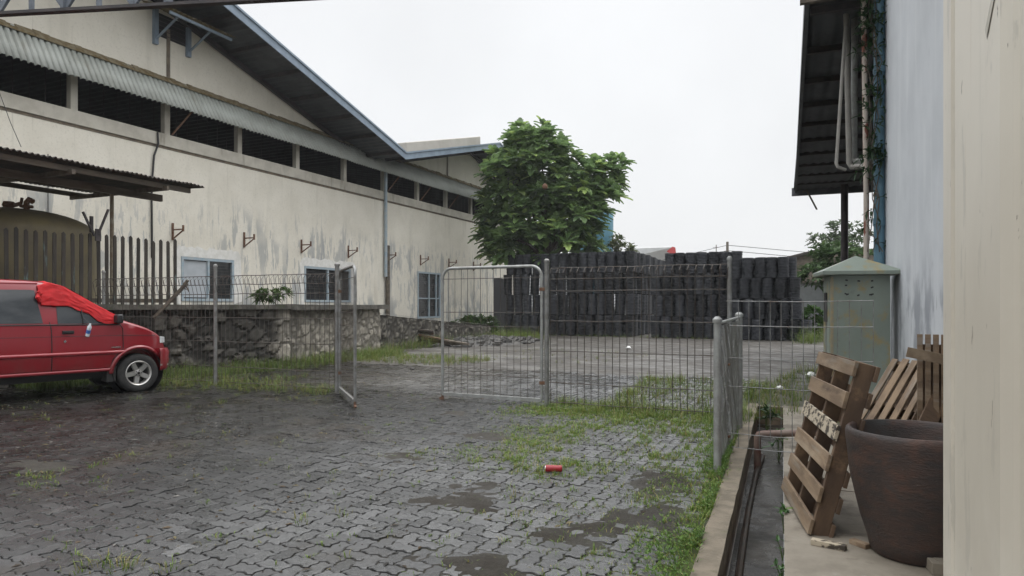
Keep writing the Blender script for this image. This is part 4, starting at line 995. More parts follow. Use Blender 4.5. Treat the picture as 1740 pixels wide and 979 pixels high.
# flared arch
m=MB(); arc=[(.47*math.cos(a),.35+.47*math.sin(a)) for a in np.linspace(-.05,PI+.25,22)]
inn=[(.405*math.cos(a),.35+.405*math.sin(a)) for a in np.linspace(-.05,PI+.25,22)]
m.grid(lambda u,v:(lambda k:side(arc[k][0]*(1-v)+inn[k][0]*v,max(.36,arc[k][1]*(1-v)+inn[k][1]*v),.004+.030*math.sin(PI*min(1,v*.9+.05))))(min(21,int(round(u*21)))),21,5); m.build('wheel_arch',mt['carpaint'],car,local=True,smooth=True)
m=MB(); m.lathe([(.41,0),(.41,.34),(.03,.345)],24,(0,.03,.35),Matrix.Rotation(-PI/2,3,'X'),cap=False); m.build('wheel_well',mt['blackp'],car,local=True)
# glass
def glass(name,top,bot,mat=None,o=.007): return side_patch(name,top,bot,mt['carglass'],o,14,6)
glass('rear_window',[(-3.3,1.74),(-1.55,1.755),(-1.50,1.745)],[(-3.3,1.235),(-1.5,1.225),(-1.42,1.225)])
fw=glass('front_window',[(-1.22,1.74),(-1.08,1.73),(-.92,1.61),(-.62,1.41),(-.40,1.26)],[(-1.22,1.215),(-1.0,1.212),(-.8,1.21),(-.55,1.205),(-.36,1.20)])
m=MB(); m.bar(side(-.86,1.21,.012),side(-.88,1.58,.012),.012,.035); m.build('window_divider',mt['blackp'],fw,local=True)
m=MB(); m.grid(lambda u,v:(-.27-.80*v-.03*math.sin(PI*u),.14+.0+.07*v+(WID-.28-.14*v)*u,prof_top(-.27-.80*v)+.014+.012*math.sin(PI*u)),12,6); m.build('windscreen',mt['carglass'],car,local=True,smooth=True)
# lights, bumper
def corner(u,z,o=.006):  # point on the rounded front corner, u along x
    return Vector((u,half(u,z)-o,z))
m=MB(); m.grid(lambda u,v:corner(.40+.125*u,.84+.12*v-.02*u*v,.010),6,4); m.build('headlight',mt['lamp'],car,local=True,smooth=True)
m=MB(); m.grid(lambda u,v:(lambda q_:Vector((q_.x,WID-q_.y,q_.z)))(corner(.40+.125*u,.84+.12*v-.02*u*v,.010)),6,4); m.build('headlight',mt['lamp'],car,local=True,smooth=True)
m=MB()
for k in range(2):
    zs=(.36,.40,.56,.70,.74) 
outl=[(.36,0.012),(.44,.018),(.505,.065),(.565,.17),(.60,.45),(.61,.82)]
full=[(x,y+.02) for x,y in outl]+[(x,WID-y-.02) for x,y in outl[-2::-1]]
rows=[(z,dx) for z,dx in ((.36,-.05),(.40,-.01),(.54,.01),(.57,.0),(.68,.01),(.735,-.02),(.74,-.10))]
for z,dx in rows: m.v+=[(x+dx*min(1,max(0,(x-.3)/.3)),y+(-dx*.6 if y<WID/2 else dx*.6)*.5,z) for x,y in full]
nn=len(full); m.f=[(i*nn+j,(i+1)*nn+j,(i+1)*nn+j+1,i*nn+j+1) for i in range(len(rows)-1) for j in range(nn-1)]
m.build('bumper',mt['carpaint'],car,local=True,smooth=True,solid=.02)
m=MB(); m.bar((.36,.018,.455),(.52,.085,.455),.012,.03); m.build('reflector',mt['alloy'],car,local=True)
m=MB(); m.prism([(-.50,.58),(-.36,.60),(-.36,.22),(-.50,.22)],(0,.05,0),(1,0,0),(0,0,1),(0,.24,0)); m.build('mud_flap',mt['rubber'],car,local=True)
# wheels
def wheel(ax,y,flip):
    t=MB(); Mx=Matrix.Rotation(PI/2*(1 if flip else -1),3,'X')
    w_=bpy.data.objects.new('wheel',None); COL.objects.link(w_); w_.parent=car; w_.location=(0,0,0)
    c=(ax,y,.335)
    t.lathe([(.205,.0),(.225,-.012),(.29,-.018),(.322,-.002),(.336,.03),(.336,.17),(.322,.2),(.205,.2)],36,c,Mx,cap=False); t.build('tyre',mt['rubber'],w_,local=True,smooth=True)
    r=MB(); r.lathe([(.215,-.006),(.208,-.012),(.190,.004),(.180,.05),(.175,.12)],36,c,Mx,cap=False)
    for k in range(5):
        a=2*PI*k/5+.35
        d=Vector((math.cos(a),math.sin(a),0)); q_=Vector((-math.sin(a),math.cos(a),0))
        poly=[(.03,-.036),(.19,-.030),(.196,.034),(.03,.036)]
        vs=[]
        for s,tq in poly: vs.append(Vector(c)+Mx@(d*s+q_*(tq+.12*s)+Vector((0,0,.004+.02*(1-s/.2)))))
        for s,tq in poly: vs.append(Vector(c)+Mx@(d*s+q_*(tq*1.3+.12*s)+Vector((0,0,.04+.02*(1-s/.2)))))
        r.add(vs,[(0,1,2,3),(0,1,5,4),(2,3,7,6),(1,2,6,5),(3,0,4,7)])
    r.lathe([(.0,.0),(.035,.002),(.058,.01),(.062,.05)],20,c,Mx,cap=False); r.build('rim',mt['alloy'],w_,local=True,smooth=True)
    k=MB(); k.lathe([(.0,.10),(.175,.10)],24,c,Mx,cap=False)
    for q in range(5): a=2*PI*q/5; k.lathe([(.009,-.002),(.009,.02)],8,Vector(c)+Mx@Vector((.043*math.cos(a),.043*math.sin(a),0)),Mx)
    k.lathe([(.022,-.004),(.022,.02)],14,c,Mx); k.build('brake_disc',mt['blackp'],w_,local=True)
wheel(0,.035,False); wheel(-2.68,.035,False); wheel(0,WID-.035,True); wheel(-2.68,WID-.035,True)
# mirror
m=MB(); p=side(-.36,1.285,.03); m.box(p+Vector((0,-.10,.0)),(.10,.2,.155)); m.build('mirror',mt['blackp'],car,local=True,bevel=.03,smooth=True)
m=MB(); m.bar(side(-.36,1.22,-.01),p+Vector((0,-.05,-.03)),.05,.05); m.build('mirror_arm',mt['blackp'],car,local=True)
m=MB(); m.bar(Vector((-3.4,.235,1.84)),Vector((-1.45,.225,1.855)),.02,.02); m.build('roof_gutter',mt['carpaint_l'],car,local=True)
# red cloth over the front window and windscreen (own thing, resting on the car)
Rz=rotz(HEAD); cl_o=Vector((cw.x,cw.y,0))
def wpt(v): return cl_o+Rz@Vector(v)
top=[(-1.46,1.80),(-1.30,1.85),(-1.10,1.80),(-.9,1.675),(-.66,1.515),(-.46,1.385),(-.30,1.30),(-.25,1.275)]
bot=[(-1.43,1.51),(-1.28,1.50),(-1.06,1.495),(-.88,1.41),(-.75,1.36),(-.66,1.26),(-.53,1.20),(-.36,1.20)]
def lp_(P,t):
    k=t*(len(P)-1); i=min(int(k),len(P)-2); f=k-i; return (P[i][0]+(P[i+1][0]-P[i][0])*f,P[i][1]+(P[i+1][1]-P[i][1])*f)
m=MB()
def clo(u,v):
    wr=.010*math.sin(11*v-8*u+5*fbm(u*3,v*2,2))+.030*fbm(u*4.5,v*4,4)+.01*fbm(u*11,v*9,4)
    if v<=.62:                                # hanging on the side
        vv=v/.62; a=lp_(bot,u); b=lp_(top,u); edge=.012*fbm(u*14,0,5) if vv<.05 else 0
        x,z=a[0]+(b[0]-a[0])*vv,a[1]+(b[1]-a[1])*vv+edge
        zz=min(z,1.79); q_=side(x,zz,.020+.5*abs(wr)+.012*math.sin(PI*vv)); q_.z=z+.012*vv; return wpt(q_)
    vv=(v-.62)/.38; b=lp_(top,u); x=b[0]; y0=half(x,min(b[1],1.79))
    return wpt((x-.02*vv,y0-.028+.75*vv,b[1]+.012+.040*math.sin(min(1,vv*2)*PI/2)+.4*abs(wr)))
m.grid(clo,60,40)
cloth=m.build('cloth',mt['cloth'],loc=tuple(wpt((-.8,0,1.2))),smooth=True,solid=.006); tag(cloth,'bright red cloth draped over the front window and windscreen of the red van','cloth')
m=MB(); pts=[wpt(side(-1.46+.02*math.sin(k*1.7),1.735-.035*k,.055+.012*math.cos(k*2))) for k in range(6)]; m.tube(pts,[.025,.035,.03,.036,.03,.015],8); m.build('gathered_hem',mt['cloth'],cloth,smooth=True)
# bottle hanging from the front window
p=wpt(side(-.80,1.10,.06)); bo_=thing('plastic_bottle','clear plastic bottle with blue label hanging outside the van front window','bottle',tuple(p))
Mb=Matrix.Rotation(.35,3,'Y')@rotz(HEAD)
m=MB(); m.lathe([(.0,-.10),(.030,-.10),(.032,-.03),(.028,0),(.032,.03),(.032,.06),(.014,.10),(.013,.12)],14,p,Mb); m.build('bottle_body',mt['clear'],bo_,smooth=True)
m=MB(); m.lathe([(.0335,-.05),(.0335,.01)],14,p,Mb,cap=False); m.build('label_band',mt['blue_pl'],bo_,smooth=True)
m=MB(); m.tube([p+Mb@Vector((0,0,.12)),wpt(side(-.86,1.30,.035)),wpt(side(-.88,1.44,.03))],.004,5); m.build('string',mt['blackp'],bo_)
# ================================================================== RIGHT SIDE
A2=Vector((-.0373,.9993,0)); B2=Vector((.9993,.0373,0))
def r2(lat,fwd,z): return B2*lat+A2*fwd+Vector((0,0,z))
def slabbox(m,lat0,lat1,f0,f1,z0,z1):
    vs=[r2(a,b,c) for a in(lat0,lat1) for b in(f0,f1) for c in(z0,z1)]
    m.add(vs,[(0,1,3,2),(4,6,7,5),(0,4,5,1),(2,3,7,6),(0,2,6,4),(1,5,7,3)])
bwl=thing('blue_building','tall pale blue painted building wall with grey scuffs behind the pallets','building',tuple(r2(1.17,10.18,0)))
m=MB(); slabbox(m,1.17,6,-3,10.18,-.1,9); m.build('wall',mt['bluewall'],bwl)
m=MB(); 
for i in range(1): slabbox(m,1.163,1.169,-3,10.18,-.02,.22)
m.build('wall_base',mt['slab'],bwl)
# canopy of the building behind
ro=thing('side_canopy','dark ribbed canopy roof seen from below beside the pale blue wall','canopy',tuple(r2(1.5,18,0)))
f0,f1=9.95,26.4; zc=5.6
m=MB(); nn=120
m.grid(lambda u,v:r2(.26-.10*u+(3.6-.2)*v,f0+(f1-f0)*u+(.03*fbm(v*20,u*3,1) if u>.99 else 0),zc+.13+.016*math.cos(2*PI*v*14)-.10*u),4,nn*1); m.build('roof_sheet',mt['under'],ro,solid=.01)
m=MB(); k=f0+.5
while k<f1: slabbox(m,.28,3.5,k-.04,k+.04,zc-.02,zc+.075); k+=1.62
m.build('purlin',mt['steel_dark'],ro)
m=MB(); slabbox(m,.20,.26,f0-.05,f1,zc-.04,zc+.2); m.build('eave_trim',mt['roofdark'],ro)
m=MB(); slabbox(m,.10,3.6,f1-.12,f1,zc-.18,zc+.1); m.build('end_beam',mt['roofdark'],ro); m=MB(); slabbox(m,.14,.9,f0-.06,f0+.02,zc-.06,zc+.06); m.build('end_batten',mt['timber'],ro)
p=at(1369,325,24.2); m=MB(); m.bar(p+Vector((0,0,.1)),at(1388,356,24.0),.12,.05); m.bar(at(1364,327,24.2),at(1372,322,24.2),.1,.05); m.build('broken_batten',mt['timber'],ro)
for px_ in (1435,):
    p=at(px_,520,23.2); m=MB(); m.tube([(p.x,p.y,-.1),(p.x,p.y,zc+.02)],.115,12); m.build('column',mt['steel_dark'],ro,smooth=True)
m=MB(); slabbox(m,3.4,3.6,10.3,f1,-.1,zc+.3); m.build('back_wall',mt['greywall'],ro)
# pipes
def pxy(px,D): x,y=ld((px-870)/FPX*D,D); return Vector((x,y,0))
p=pxy(1494,8.95); m=MB(); m.tube([p+Vector((0,0,-.05)),p+Vector((0,0,8))],.066,14)
for z in (2.6,4.6): m.lathe([(.075,-.05),(.075,.05)],14,(p.x,p.y,z))
bp=tag(m.build('downpipe',mt['bluepipe'],loc=(p.x,p.y,0),smooth=True),'blue painted downpipe at the corner of the pale blue wall','downpipe')
q_=pxy(1472,9.15); q1=pxy(1466,9.15); m=MB(); m.tube([q_+Vector((0,0,0)),q_+Vector((0,0,3.0)),q1+Vector((0,0,6.6))],.034,10); tag(m.build('peeling_pole',mt['rustpole'],loc=(q_.x,q_.y,0),smooth=True),'thin peeling rust stained pole beside the blue downpipe','pole')
D=9.9
a=at(1437,-30,D); b=at(1443,284,D); c=at(1472,282,D-.3); m=MB(); m.tube([a+Vector((0,0,1)),a,b+Vector((0,0,.06)),b+Vector((.03,.0,.0)),c],.040,10); tag(m.build('pvc_pipe',mt['pvc'],loc=tuple(b),smooth=True),'pale plastic pipe running straight down from the canopy, left of its grey twin','pipe')
a=at(1453,-30,D+.1); b=at(1451,274,D+.1); c=at(1480,276,D-.3); m=MB(); m.tube([a+Vector((0,0,1)),a,b+Vector((0,0,.06)),b+Vector((.03,.0,.0)),c],.046,10); tag(m.build('pvc_pipe',mt['galv_light'],loc=tuple(b),smooth=True),'thicker greyer plastic pipe running down from the canopy close to the peeling pole','pipe')
a=at(1437,45,D-.15); b=at(1421,284,D-.15); c=at(1437,289,D-.15); m=MB(); m.tube([a,b+Vector((0,0,.05)),b+Vector((.02,0,0)),c],.024,8); tag(m.build('pvc_pipe',mt['pvc'],loc=tuple(b),smooth=True),'thin slanting plastic pipe with a short elbow under the canopy','pipe')
# ivy up the downpipe
V=[];F=[];C=[]
base=pxy(1490,8.9)
for k in range(330):
    z=random.choice((random.uniform(2.3,3.6),random.uniform(3.3,6.4),random.uniform(3.3,6.4),random.uniform(5.0,6.6)))
    if z<3.2 and random.random()<.75: continue
    p=base+Vector((random.gauss(-.05,.09),random.gauss(-.03,.04),z))
    leaf_cluster(V,F,C,p,(random.gauss(-.3,.5),-.8,random.gauss(.1,.4)),3,.095,((.012,.035,.012),(.03,.065,.022),(.05,.09,.03)),lobed=False)
iv=thing('ivy','dark climbing ivy clinging to the blue downpipe','climbing plant',(base.x,base.y,2.3))
colmesh('foliage',[tuple(v) for v in V],F,C,mt['leaf2'],iv)
m=MB()
for s in range(4): m.tube([base+Vector((random.gauss(-.04,.05),random.gauss(-.03,.02),2.2+.35*j)) for j in range(13)],.006,4)
m.build('stem',mt['bark'],iv)
# electrical cabinet
cbp=pxy(1413,8.0); CB=thing('electrical_cabinet','grey green steel electrical cabinet with a pyramid roof and yellow rust patches','cabinet',(cbp.x,cbp.y,0),math.radians(9))
W_,Dp=.62,.52; h=1.86
m=MB(); m.bx(0,W_,0,Dp,.10,h); m.build('cabinet_body',mt['cab'],CB,local=True,bevel=.006)
m=MB(); m.bx(-.03,W_+.03,-.03,Dp+.03,0,.10); m.build('plinth',mt['slab'],CB,local=True)
m=MB(); o_=.115; e0,e1=-o_,W_+o_; g0,g1=-o_,Dp+o_
m.add([(e0,g0,h+.002),(e1,g0,h+.002),(e1,g1,h+.002),(e0,g1,h+.002),(e0,g0,h+.045),(e1,g0,h+.045),(e1,g1,h+.045),(e0,g1,h+.045),(W_/2,Dp/2,h+.24)],[(0,1,2,3),(0,1,5,4),(1,2,6,5),(2,3,7,6),(3,0,4,7),(4,5,8),(5,6,8),(6,7,8),(7,4,8)]); m.build('cabinet_roof',mt['cab'],CB,local=True,bevel=.004)
m=MB(); m.bx(-.012,-.001,.05,Dp-.06,.2,h-.06); dr=m.build('door',mt['cab'],CB,local=True,bevel=.003)
m=MB(); m.bx(-.03,-.013,.2,.33,h-.55,h-.2); m.build('door_vent',mt['blackp'],dr,local=True); m=MB(); m.bx(-.05,-.013,.05,.09,.75,.86); m.build('door_handle',mt['blackp'],dr,local=True)
m=MB(); m.bx(-.008,.02,-.008,.028,.12,h-.02); m.build('corner_post',M('yellowed_paint',(.30,.24,.13),(.22,.21,.16),scale=9,rough=.6),CB,local=True)
for (x,z) in ((.16,h-.06),(.29,h-.07),(.43,h-.07),(.155,h-.12),(.43,h-.145),(.155,h-.22),(.17,h-.225),(.285,h-.235),(.43,h-.225),(.415,h-.23)):
    m=MB(); m.box((x,-.003,z),(.022+.012*random.random(),.005,.016),Matrix.Rotation(random.uniform(-.5,.5),3,'Y')); m.build('glue_residue',mt['blackp'],CB,local=True)
# cream sheet wall close on the right
cx_=.43; cy_=3.04
cw_=thing('cream_sheet_wall','cream painted profiled steel sheet wall filling the right edge','wall',(cx_,cy_,0))
m=MB(); prof=[]
y=cy_; 
def rib(y): return [(y,0),(y-.012,-.018),(y-.045,-.018),(y-.057,0)]
pts=[(cy_,.10),(cy_,.012),(cy_-.012,0),(2.84,-.004),(2.825,.03),(2.80,.03),(2.785,.0)]
for yy_ in (2.30,1.62,1.0,.4,-.2,-.8,-1.4): pts+=[(yy_+.02,.0),(yy_+.01,.028),(yy_-.015,.028),(yy_-.03,-.018),(yy_-.09,-.020),(yy_-.26,-.020),(yy_-.31,-.004),(yy_-.33,.006)]
pts.append((-2,0)); pts.append((-2,.1))
for (y,dx) in pts: m.v+= [(cx_+dx,y,-.1),(cx_+dx,y,5.2)]
m.f=[(2*i,2*i+1,2*i+3,2*i+2) for i in range(len(pts)-1)]+[tuple(2*i for i in range(len(pts))),tuple(2*i+1 for i in range(len(pts)))]
m.build('profiled_sheet',mt['cream'],cw_)
m=MB(); 
for (y,z,l,a) in ((2.19,2.27,.15,.65),(2.19,2.52,.15,.75)):
    d=Vector((0,-math.cos(a),math.sin(a)))*l/2
    c=Vector((cx_-.0225,y-.06,z)); u=Vector((0,math.sin(a),math.cos(a)))*.016
    m.add([c-d-u,c+d-u*.7,c+d*1.05+u,c-d*.9+u*1.1],[(0,1,2,3)])
m.build('paint_smear',mt['smear'],cw_)
# pot
px0=pxy(1557,4.12); PT=thing('clay_pot','large dark brown glazed clay pot standing on the concrete platform','pot',(px0.x,px0.y,0))
m=MB(); outer=[(.0,.0),(.225,.0),(.25,.02),(.268,.10),(.306,.22),(.336,.35),(.364,.48),(.375,.60),(.382,.66),(.386,.69),(.387,.72),(.383,.742),(.374,.752),(.360,.752),(.349,.74),(.345,.70),(.33,.62),(.0,.615)]
m.lathe([(r,z) for r,z in outer],72,(px0.x,px0.y,.003),cap=False); m.build('pot_body',mt['pot'],PT,smooth=True)
m=MB(); m.lathe([(.0,.628),(.12,.636),(.332,.628)],40,(px0.x,px0.y,.003),cap=False); m.build('soil_fill',mt['potin'],PT,smooth=True)
# pallets
def pallet(name,label,M4,mat,boards=6,w_=1.12,l=1.12,bt=.024,bw=.105,st=.105,rot_board=None,group=None,back=True,stmat=None,gap0=0):
    """local: boards run along x, spaced along y, front face at z=0 (facing -z), stringers along y"""
    loc=M4.to_translation()
    o=thing(name,label,'pallet',tuple(loc),group=group); o.rotation_euler=M4.to_euler()
    for i in range(boards):
        y=bw/2+(l-bw)*i/(boards-1); m=MB(); j=random.gauss(0,.008)
        m.box((w_/2+j,y,bt/2),(w_-.01,bw+random.gauss(0,.004),bt),rotz(random.gauss(0,.008)))
        m.build('deck_board',mt['rotten'] if i==rot_board else mat,o,local=True,bevel=.003)
    for x in (.045,w_/2,w_-.045):
        m=MB(); m.box((x,l/2,bt+.001+st/2),(.045,l,st)); m.build('stringer',stmat or mat,o,local=True,bevel=.003)
    if back:
        for y in [.05+(l-.1)*q/6 for q in range(7)]:
            m=MB(); m.box((w_/2,y,bt+.002+st+bt/2),(w_,.1,bt)); m.build('back_board',stmat or mat,o,local=True,bevel=.003)
    return o
def frame(o,x,y):
    x=Vector(x).normalized(); y=Vector(y); y=(y-x*y.dot(x)).normalized(); z=x.cross(y)
    M4=Matrix((x,y,z)).transposed().to_4x4(); M4.translation=Vector(o); return M4
# front pallet: leans right against the one behind; boards run away from the viewer
pn=gnd(1372,912); e=Vector((-.19,.98,0)).normalized(); nrm=Vector((.98,.19,0))
up=(Vector((0,0,1))*math.cos(.25)+nrm*math.sin(.25))
# front face must look left: z axis = x cross y -> boards axis x=-e starting at the far end
pallet('pallet','upright pallet leaning at the drain edge with one rotten board, nearest the viewer',frame(pn+e*1.14+Vector((0,0,.02)),-e,up) if (-e).cross(up).dot(nrm)>0 else frame(pn+Vector((0,0,.02)),e,up),mt['pallet'],6,1.14,1.16,rot_board=3,stmat=mt['pallet_dk'])
# second: boards run steeply, leaning on the cabinet side
def pallet_pts(label,bl,tl,tr,**k):
    """bl = lower left corner, tl = end of a board at the upper left, tr = top right (board spacing direction)"""
    bl,tl,tr=map(Vector,(bl,tl,tr)); return pallet('pallet',label,frame(bl,tl-bl,tr-tl),mt['pallet'],8,(tl-bl).length,(tr-tl).length,bw=.052,**k)
bl=at(1392,862,5.75); tl=at(1518,606,6.5); tr=at(1603,646,6.05)
bl.z=max(.03,bl.z)
d_=(tl-bl).normalized(); bl2=tl-d_*1.18
pallet_pts('pallet of narrow slanting slats leaning right behind the clay pot',bl2,tl,tl+(tr-tl).normalized()*.62,stmat=mt['pallet_dk'])
o=at(1548,745,5.2); xd_=(at(1600,640,5.3)-o).normalized(); o=o-xd_*.45
pallet('pallet','dark reddish pallet leaning beside the cream wall behind the pot',frame(o,xd_,Vector((.8,.3,0))),mt['pallet_dk'],3,1.0,.42,bw=.125,group=None)
# rack of upright slats against the blue wall
rk=thing('slatted_rack','pale slatted wooden rack standing against the blue wall, topmost of the timber','rack',tuple(pxy(1580,5.9)))
c=pxy(1566,5.3)
m=MB()
for i in range(6): p=c+Vector((.052*i-.01,-.012*i,0)); m.bx(p.x-.018,p.x+.018,p.y,p.y+.03,.02,1.28)
m.build('slat',mt['pallet'],rk)
m=MB(); a=at(1541,598,5.22); b=at(1614,613,5.1); m.bar(a,b,.03,.075); m.build('cross_rail',mt['pallet_grey'],rk)
m=MB(); m.bx(c.x-.0,c.x+.2,c.y+.05,c.y+.07,.02,1.20); m.build('back_board',mt['pallet_dk'],rk)
# small wood and stone bits on the platform
for (x,y,l,w_,hh,a,mat_,lab,nm,ct) in ((1408,931,.20,.055,.035,-.25,'rotten','split piece of pallet wood lying at the foot of the front pallet','wood_scrap','wood scrap'),
      (1461,929,.12,.05,.03,-.75,'pallet','short wood offcut lying just left of the clay pot','wood_scrap','wood scrap'),
      (1588,966,.10,.26,.07,.15,'slab','pale concrete chunk at the foot of the cream wall','concrete_block','concrete block')):
    p=gnd(x,y); m=MB(); m.box(p+Vector((0,0,hh/2+.004)),(l,w_,hh),rotz(a)); m.box(p+Vector((.01,.005,hh*.8)),(l*.7,w_*.7,hh*.6),rotz(a+.1))
    tag(m.build(nm,mt[mat_],loc=tuple(p),bevel=.004),lab,ct)
# pipes in the drain
m=MB(); m.tube([gnd(x,y,-.265) for x,y in ((1240,1100),(1255,979),(1263,920),(1272,865),(1284,808),(1296,775))],.026,8); tag(m.build('drain_hose',mt['drainpipe'],loc=(XL(4)+.1,4,-.4),smooth=True),'long dark wet pipe lying along the bottom of the drain','pipe')
a=at(1292,737,7.45); b=at(1395,735,7.2); m=MB(); m.tube([a+Vector((-.03,0,-.55)),a+Vector((-.03,0,-.05)),a+Vector((-.015,0,-.012)),a+Vector((.03,0,0)),b],.038,10); tag(m.build('elbow_pipe',mt['rustpipe'],loc=tuple(a),smooth=True),'rust brown elbow pipe turning down into the drain','pipe')
# litter
p=gnd(941,803); d_=Vector((.95,.32,0)).normalized(); CN=thing('drink_can','crushed red drink can lying on the mossy pavers','can',tuple(p))
Mx=Matrix((d_.cross(Vector((0,0,1))),Vector((0,0,1)),d_)).transposed()
m=MB(); m.lathe([(.026,-.075),(.031,-.066),(.031,.0),(.029,.02),(.031,.05),(.031,.066),(.025,.075)],16,p+Vector((0,0,.036)),Mx); m.build('can_body',mt['redcan'],CN,smooth=True)
m=MB(); m.lathe([(.0,-.070),(.022,-.071),(.0265,-.077),(.027,-.073)],16,p+Vector((0,0,.036)),Mx,cap=False); m.lathe([(.0,.070),(.022,.071),(.026,.077)],16,p+Vector((0,0,.036)),Mx,cap=False); m.build('can_end',mt['chrome'],CN,smooth=True)
def lump(px,py,D,s,name,lab,cat,mat_='white',ground=True):
    p=gnd(px,py) if ground else at(px,py,D); bm=bmesh.new(); bmesh.ops.create_icosphere(bm,subdivisions=2,radius=s)
    for v in bm.verts: v.co*=1+.5*fbm(v.co.x/s,v.co.y/s,px*.1+v.co.z/s); v.co.z*=.65
    me=bpy.data.meshes.new(name); bm.to_mesh(me); bm.free(); o=link(name,me,mt[mat_],None,tuple(p+Vector((0,0,s*.4))),True); return tag(o,lab,cat)
lump(1378,640,0,.10,'plastic_bag','crumpled white plastic bag on the weeds behind the wire panel','plastic bag')
lump(1325,661,0,.06,'paper_scrap','small pale scrap of litter in the weeds beyond the drain','litter')
lump(700,628,0,.06,'stone','small dark stone at the edge of the grass left of the closed gate','stone','rubble')
lump(790,572,0,.16,'plastic_scrap','white plastic scrap on the black rubble heap','litter'); lump(762,577,0,.13,'plastic_scrap','pale scrap at the left end of the rubble heap','litter')
lump(1068,593,0,.09,'stone','small pale stone on the yard before the left basket pile','stone','white')
# ================================================================== GRASS AND WEEDS
GV=[];GF=[];GC=[]
def blade(p,h,w_,lean,az,col):
    b=len(GV); s=Vector((-math.sin(az),math.cos(az),0))*w_; d=Vector((math.cos(az),math.sin(az),0))
    m1=p+d*(lean*.35*h)+Vector((0,0,h*.6)); tpt=p+d*(lean*h)+Vector((0,0,h*(1-.25*lean)))
    GV.extend([p-s,p+s,m1-s*.75,m1+s*.75,tpt]); GF.append((b,b+1,b+3,b+2)); GF.append((b+2,b+3,b+4)); c=np.array(col); GC.extend([c*.7,c*.7,c,c,c*1.1])
GM=1.0
def gcol(dry=.25):
    if random.random()<dry: a,b=np.array((.30,.26,.09)),np.array((.22,.21,.07))
    else: a,b=np.array((.075,.145,.022)),np.array((.19,.27,.045))
    return (a+(b-a)*random.random())*GM
def tuft(x,y,z,n,h,spread=.03,dry=.25):
    for k in range(n):
        az=random.uniform(0,2*PI); r=random.uniform(0,spread)
        blade(Vector((x+r*math.cos(az),y+r*math.sin(az),z-.012)),h*random.uniform(.5,1.25),random.uniform(.0018,.0042),random.uniform(.2,1.1),az+random.gauss(0,.5),gcol(dry))
def flush(name,label):
    global GV,GF,GC
    o=colmesh(name,[tuple(v) for v in GV],GF,GC,mt['grass']); tag(o,label,'grass',kind='stuff'); GV=[];GF=[];GC=[]; return o
# in the joints of the pavers
cnt=0; GM=1.15
for k in range(60000):
    x=random.uniform(-6.5,-.6); y=random.uniform(2.2,10.2)
    if not view_ok(x,y,.4): continue
    # snap to a joint line most of the time
    if random.random()<.75:
        if random.random()<.5: x=round(x/A)*A+random.gauss(0,.01)
        else: y=round(y/A)*A+random.gauss(0,.01)
    if x>XL(y)-KW-.01: continue
    de=dens(x,y)
    if random.random()>de**1.35*.85: continue
    tuft(x,y,.0,random.randint(4,9),random.uniform(.025,.055)+.035*de*random.random(),.038,.22); cnt+=1
GM=1.0
flush('paver_grass','short green and straw grass growing from the paver joints')
print('tufts',cnt)
for k in range(2600):   # sparse tufts over the left of the pavement
    x=random.uniform(-13,-3); y=random.uniform(2.2,9.3)
    if not view_ok(x,y,.4) or fbm(x*1.1,y*1.1,31)+.5*fbm(x*4,y*4,8)<.36: continue
    tuft(x,y,0,random.randint(3,8),random.uniform(.02,.055),.04,.55)
for (px,py,n,h) in ((510,886,26,.07),(575,872,14,.05),(180,955,40,.07),(210,965,40,.07),(290,968,30,.06),(140,968,20,.06),(650,810,10,.06),(230,680,14,.10),(285,690,20,.05),(310,672,20,.06),(375,685,30,.06),(405,672,24,.06),(365,918,20,.05),(870,882,20,.06),(880,845,14,.07)):
    p=gnd(px,py); tuft(p.x,p.y,0,n,h,.11,.45)
flush('sparse_grass','scattered straw coloured tufts on the open pavers')
# tall verge along the stone wall, fence foot and far edges
def verge(n,fn,h0,h1,nb,dry,zfn=lambda x,y:0,sp=.07):
    for k in range(n):
        q_=fn()
        if q_ is None: continue
        x,y=q_; tuft(x,y,zfn(x,y),random.randint(*nb),random.uniform(h0,h1)*(.6+.8*max(0,.5+fbm(x*1.2,y*1.2,3))),sp,dry)
def along(a,b,w0,w1):
    a=Vector(a);b=Vector(b);d=b-a; nr=Vector((d.y,-d.x,0)).normalized()
    def f():
        t=random.random(); o=w0+(w1-w0)*random.random()**1.4; p=a+d*t+nr*o; return (p.x,p.y)
    return f
GM=.62
verge(1150,along(AA+dv*3.5,CC,.0,1.4),.10,.30,(6,10),.12)
GM=.8
verge(700,along(CC,EE,.05,1.1),.12,.36,(6,11),.2)
GM=.9
verge(500,along((EE.x+.9,EE.y-2.4,0),(EE.x+4.6,EE.y-2.6,0),-1.6,.8),.06,.2,(6,10),.35)
verge(260,along((-12.2,FY,0),(xh,FY,0),-.4,.45),.06,.2,(5,9),.4)
verge(260,along((-12.3,9.3,0),(-9.3,10.3,0),-1.2,1.4),.05,.2,(5,9),.3)
verge(520,along((xg,FY,0),(xe+.3,FY,0),-.45,.45),.06,.16,(5,9),.25)
verge(700,along((-.7,9.6,0),(-1.0,14.2,0),-2.2,.5),.06,.20,(6,10),.3)
verge(420,along((.4,11.2,0),(1.2,17.0,0),-1.6,1.0),.06,.24,(6,10),.3)
verge(300,along((-11.8,27,0),(-15,32.5,0),-1.0,1.4),.2,.6,(6,10),.2,sp=.12)
verge(260,along((-.1,29,0),(1.5,33,0),-1.0,2.2),.3,.8,(7,11),.15,sp=.15)
verge(160,along((-15.3,32.6,0),(-4,32.0,0),-.3,.4),.05,.22,(4,8),.25)
verge(90,along((-9.5,20,0),(-5,19,0),-2.5,2.5),.03,.12,(4,8),.5)
verge(500,along((-13.6,18.6,0),(-13.9,31,0),.1,1.0),.15,.5,(6,9),.25,sp=.1)
flush('verge_grass','tall green and yellow grass along the wall foot, the fences and the yard edges')
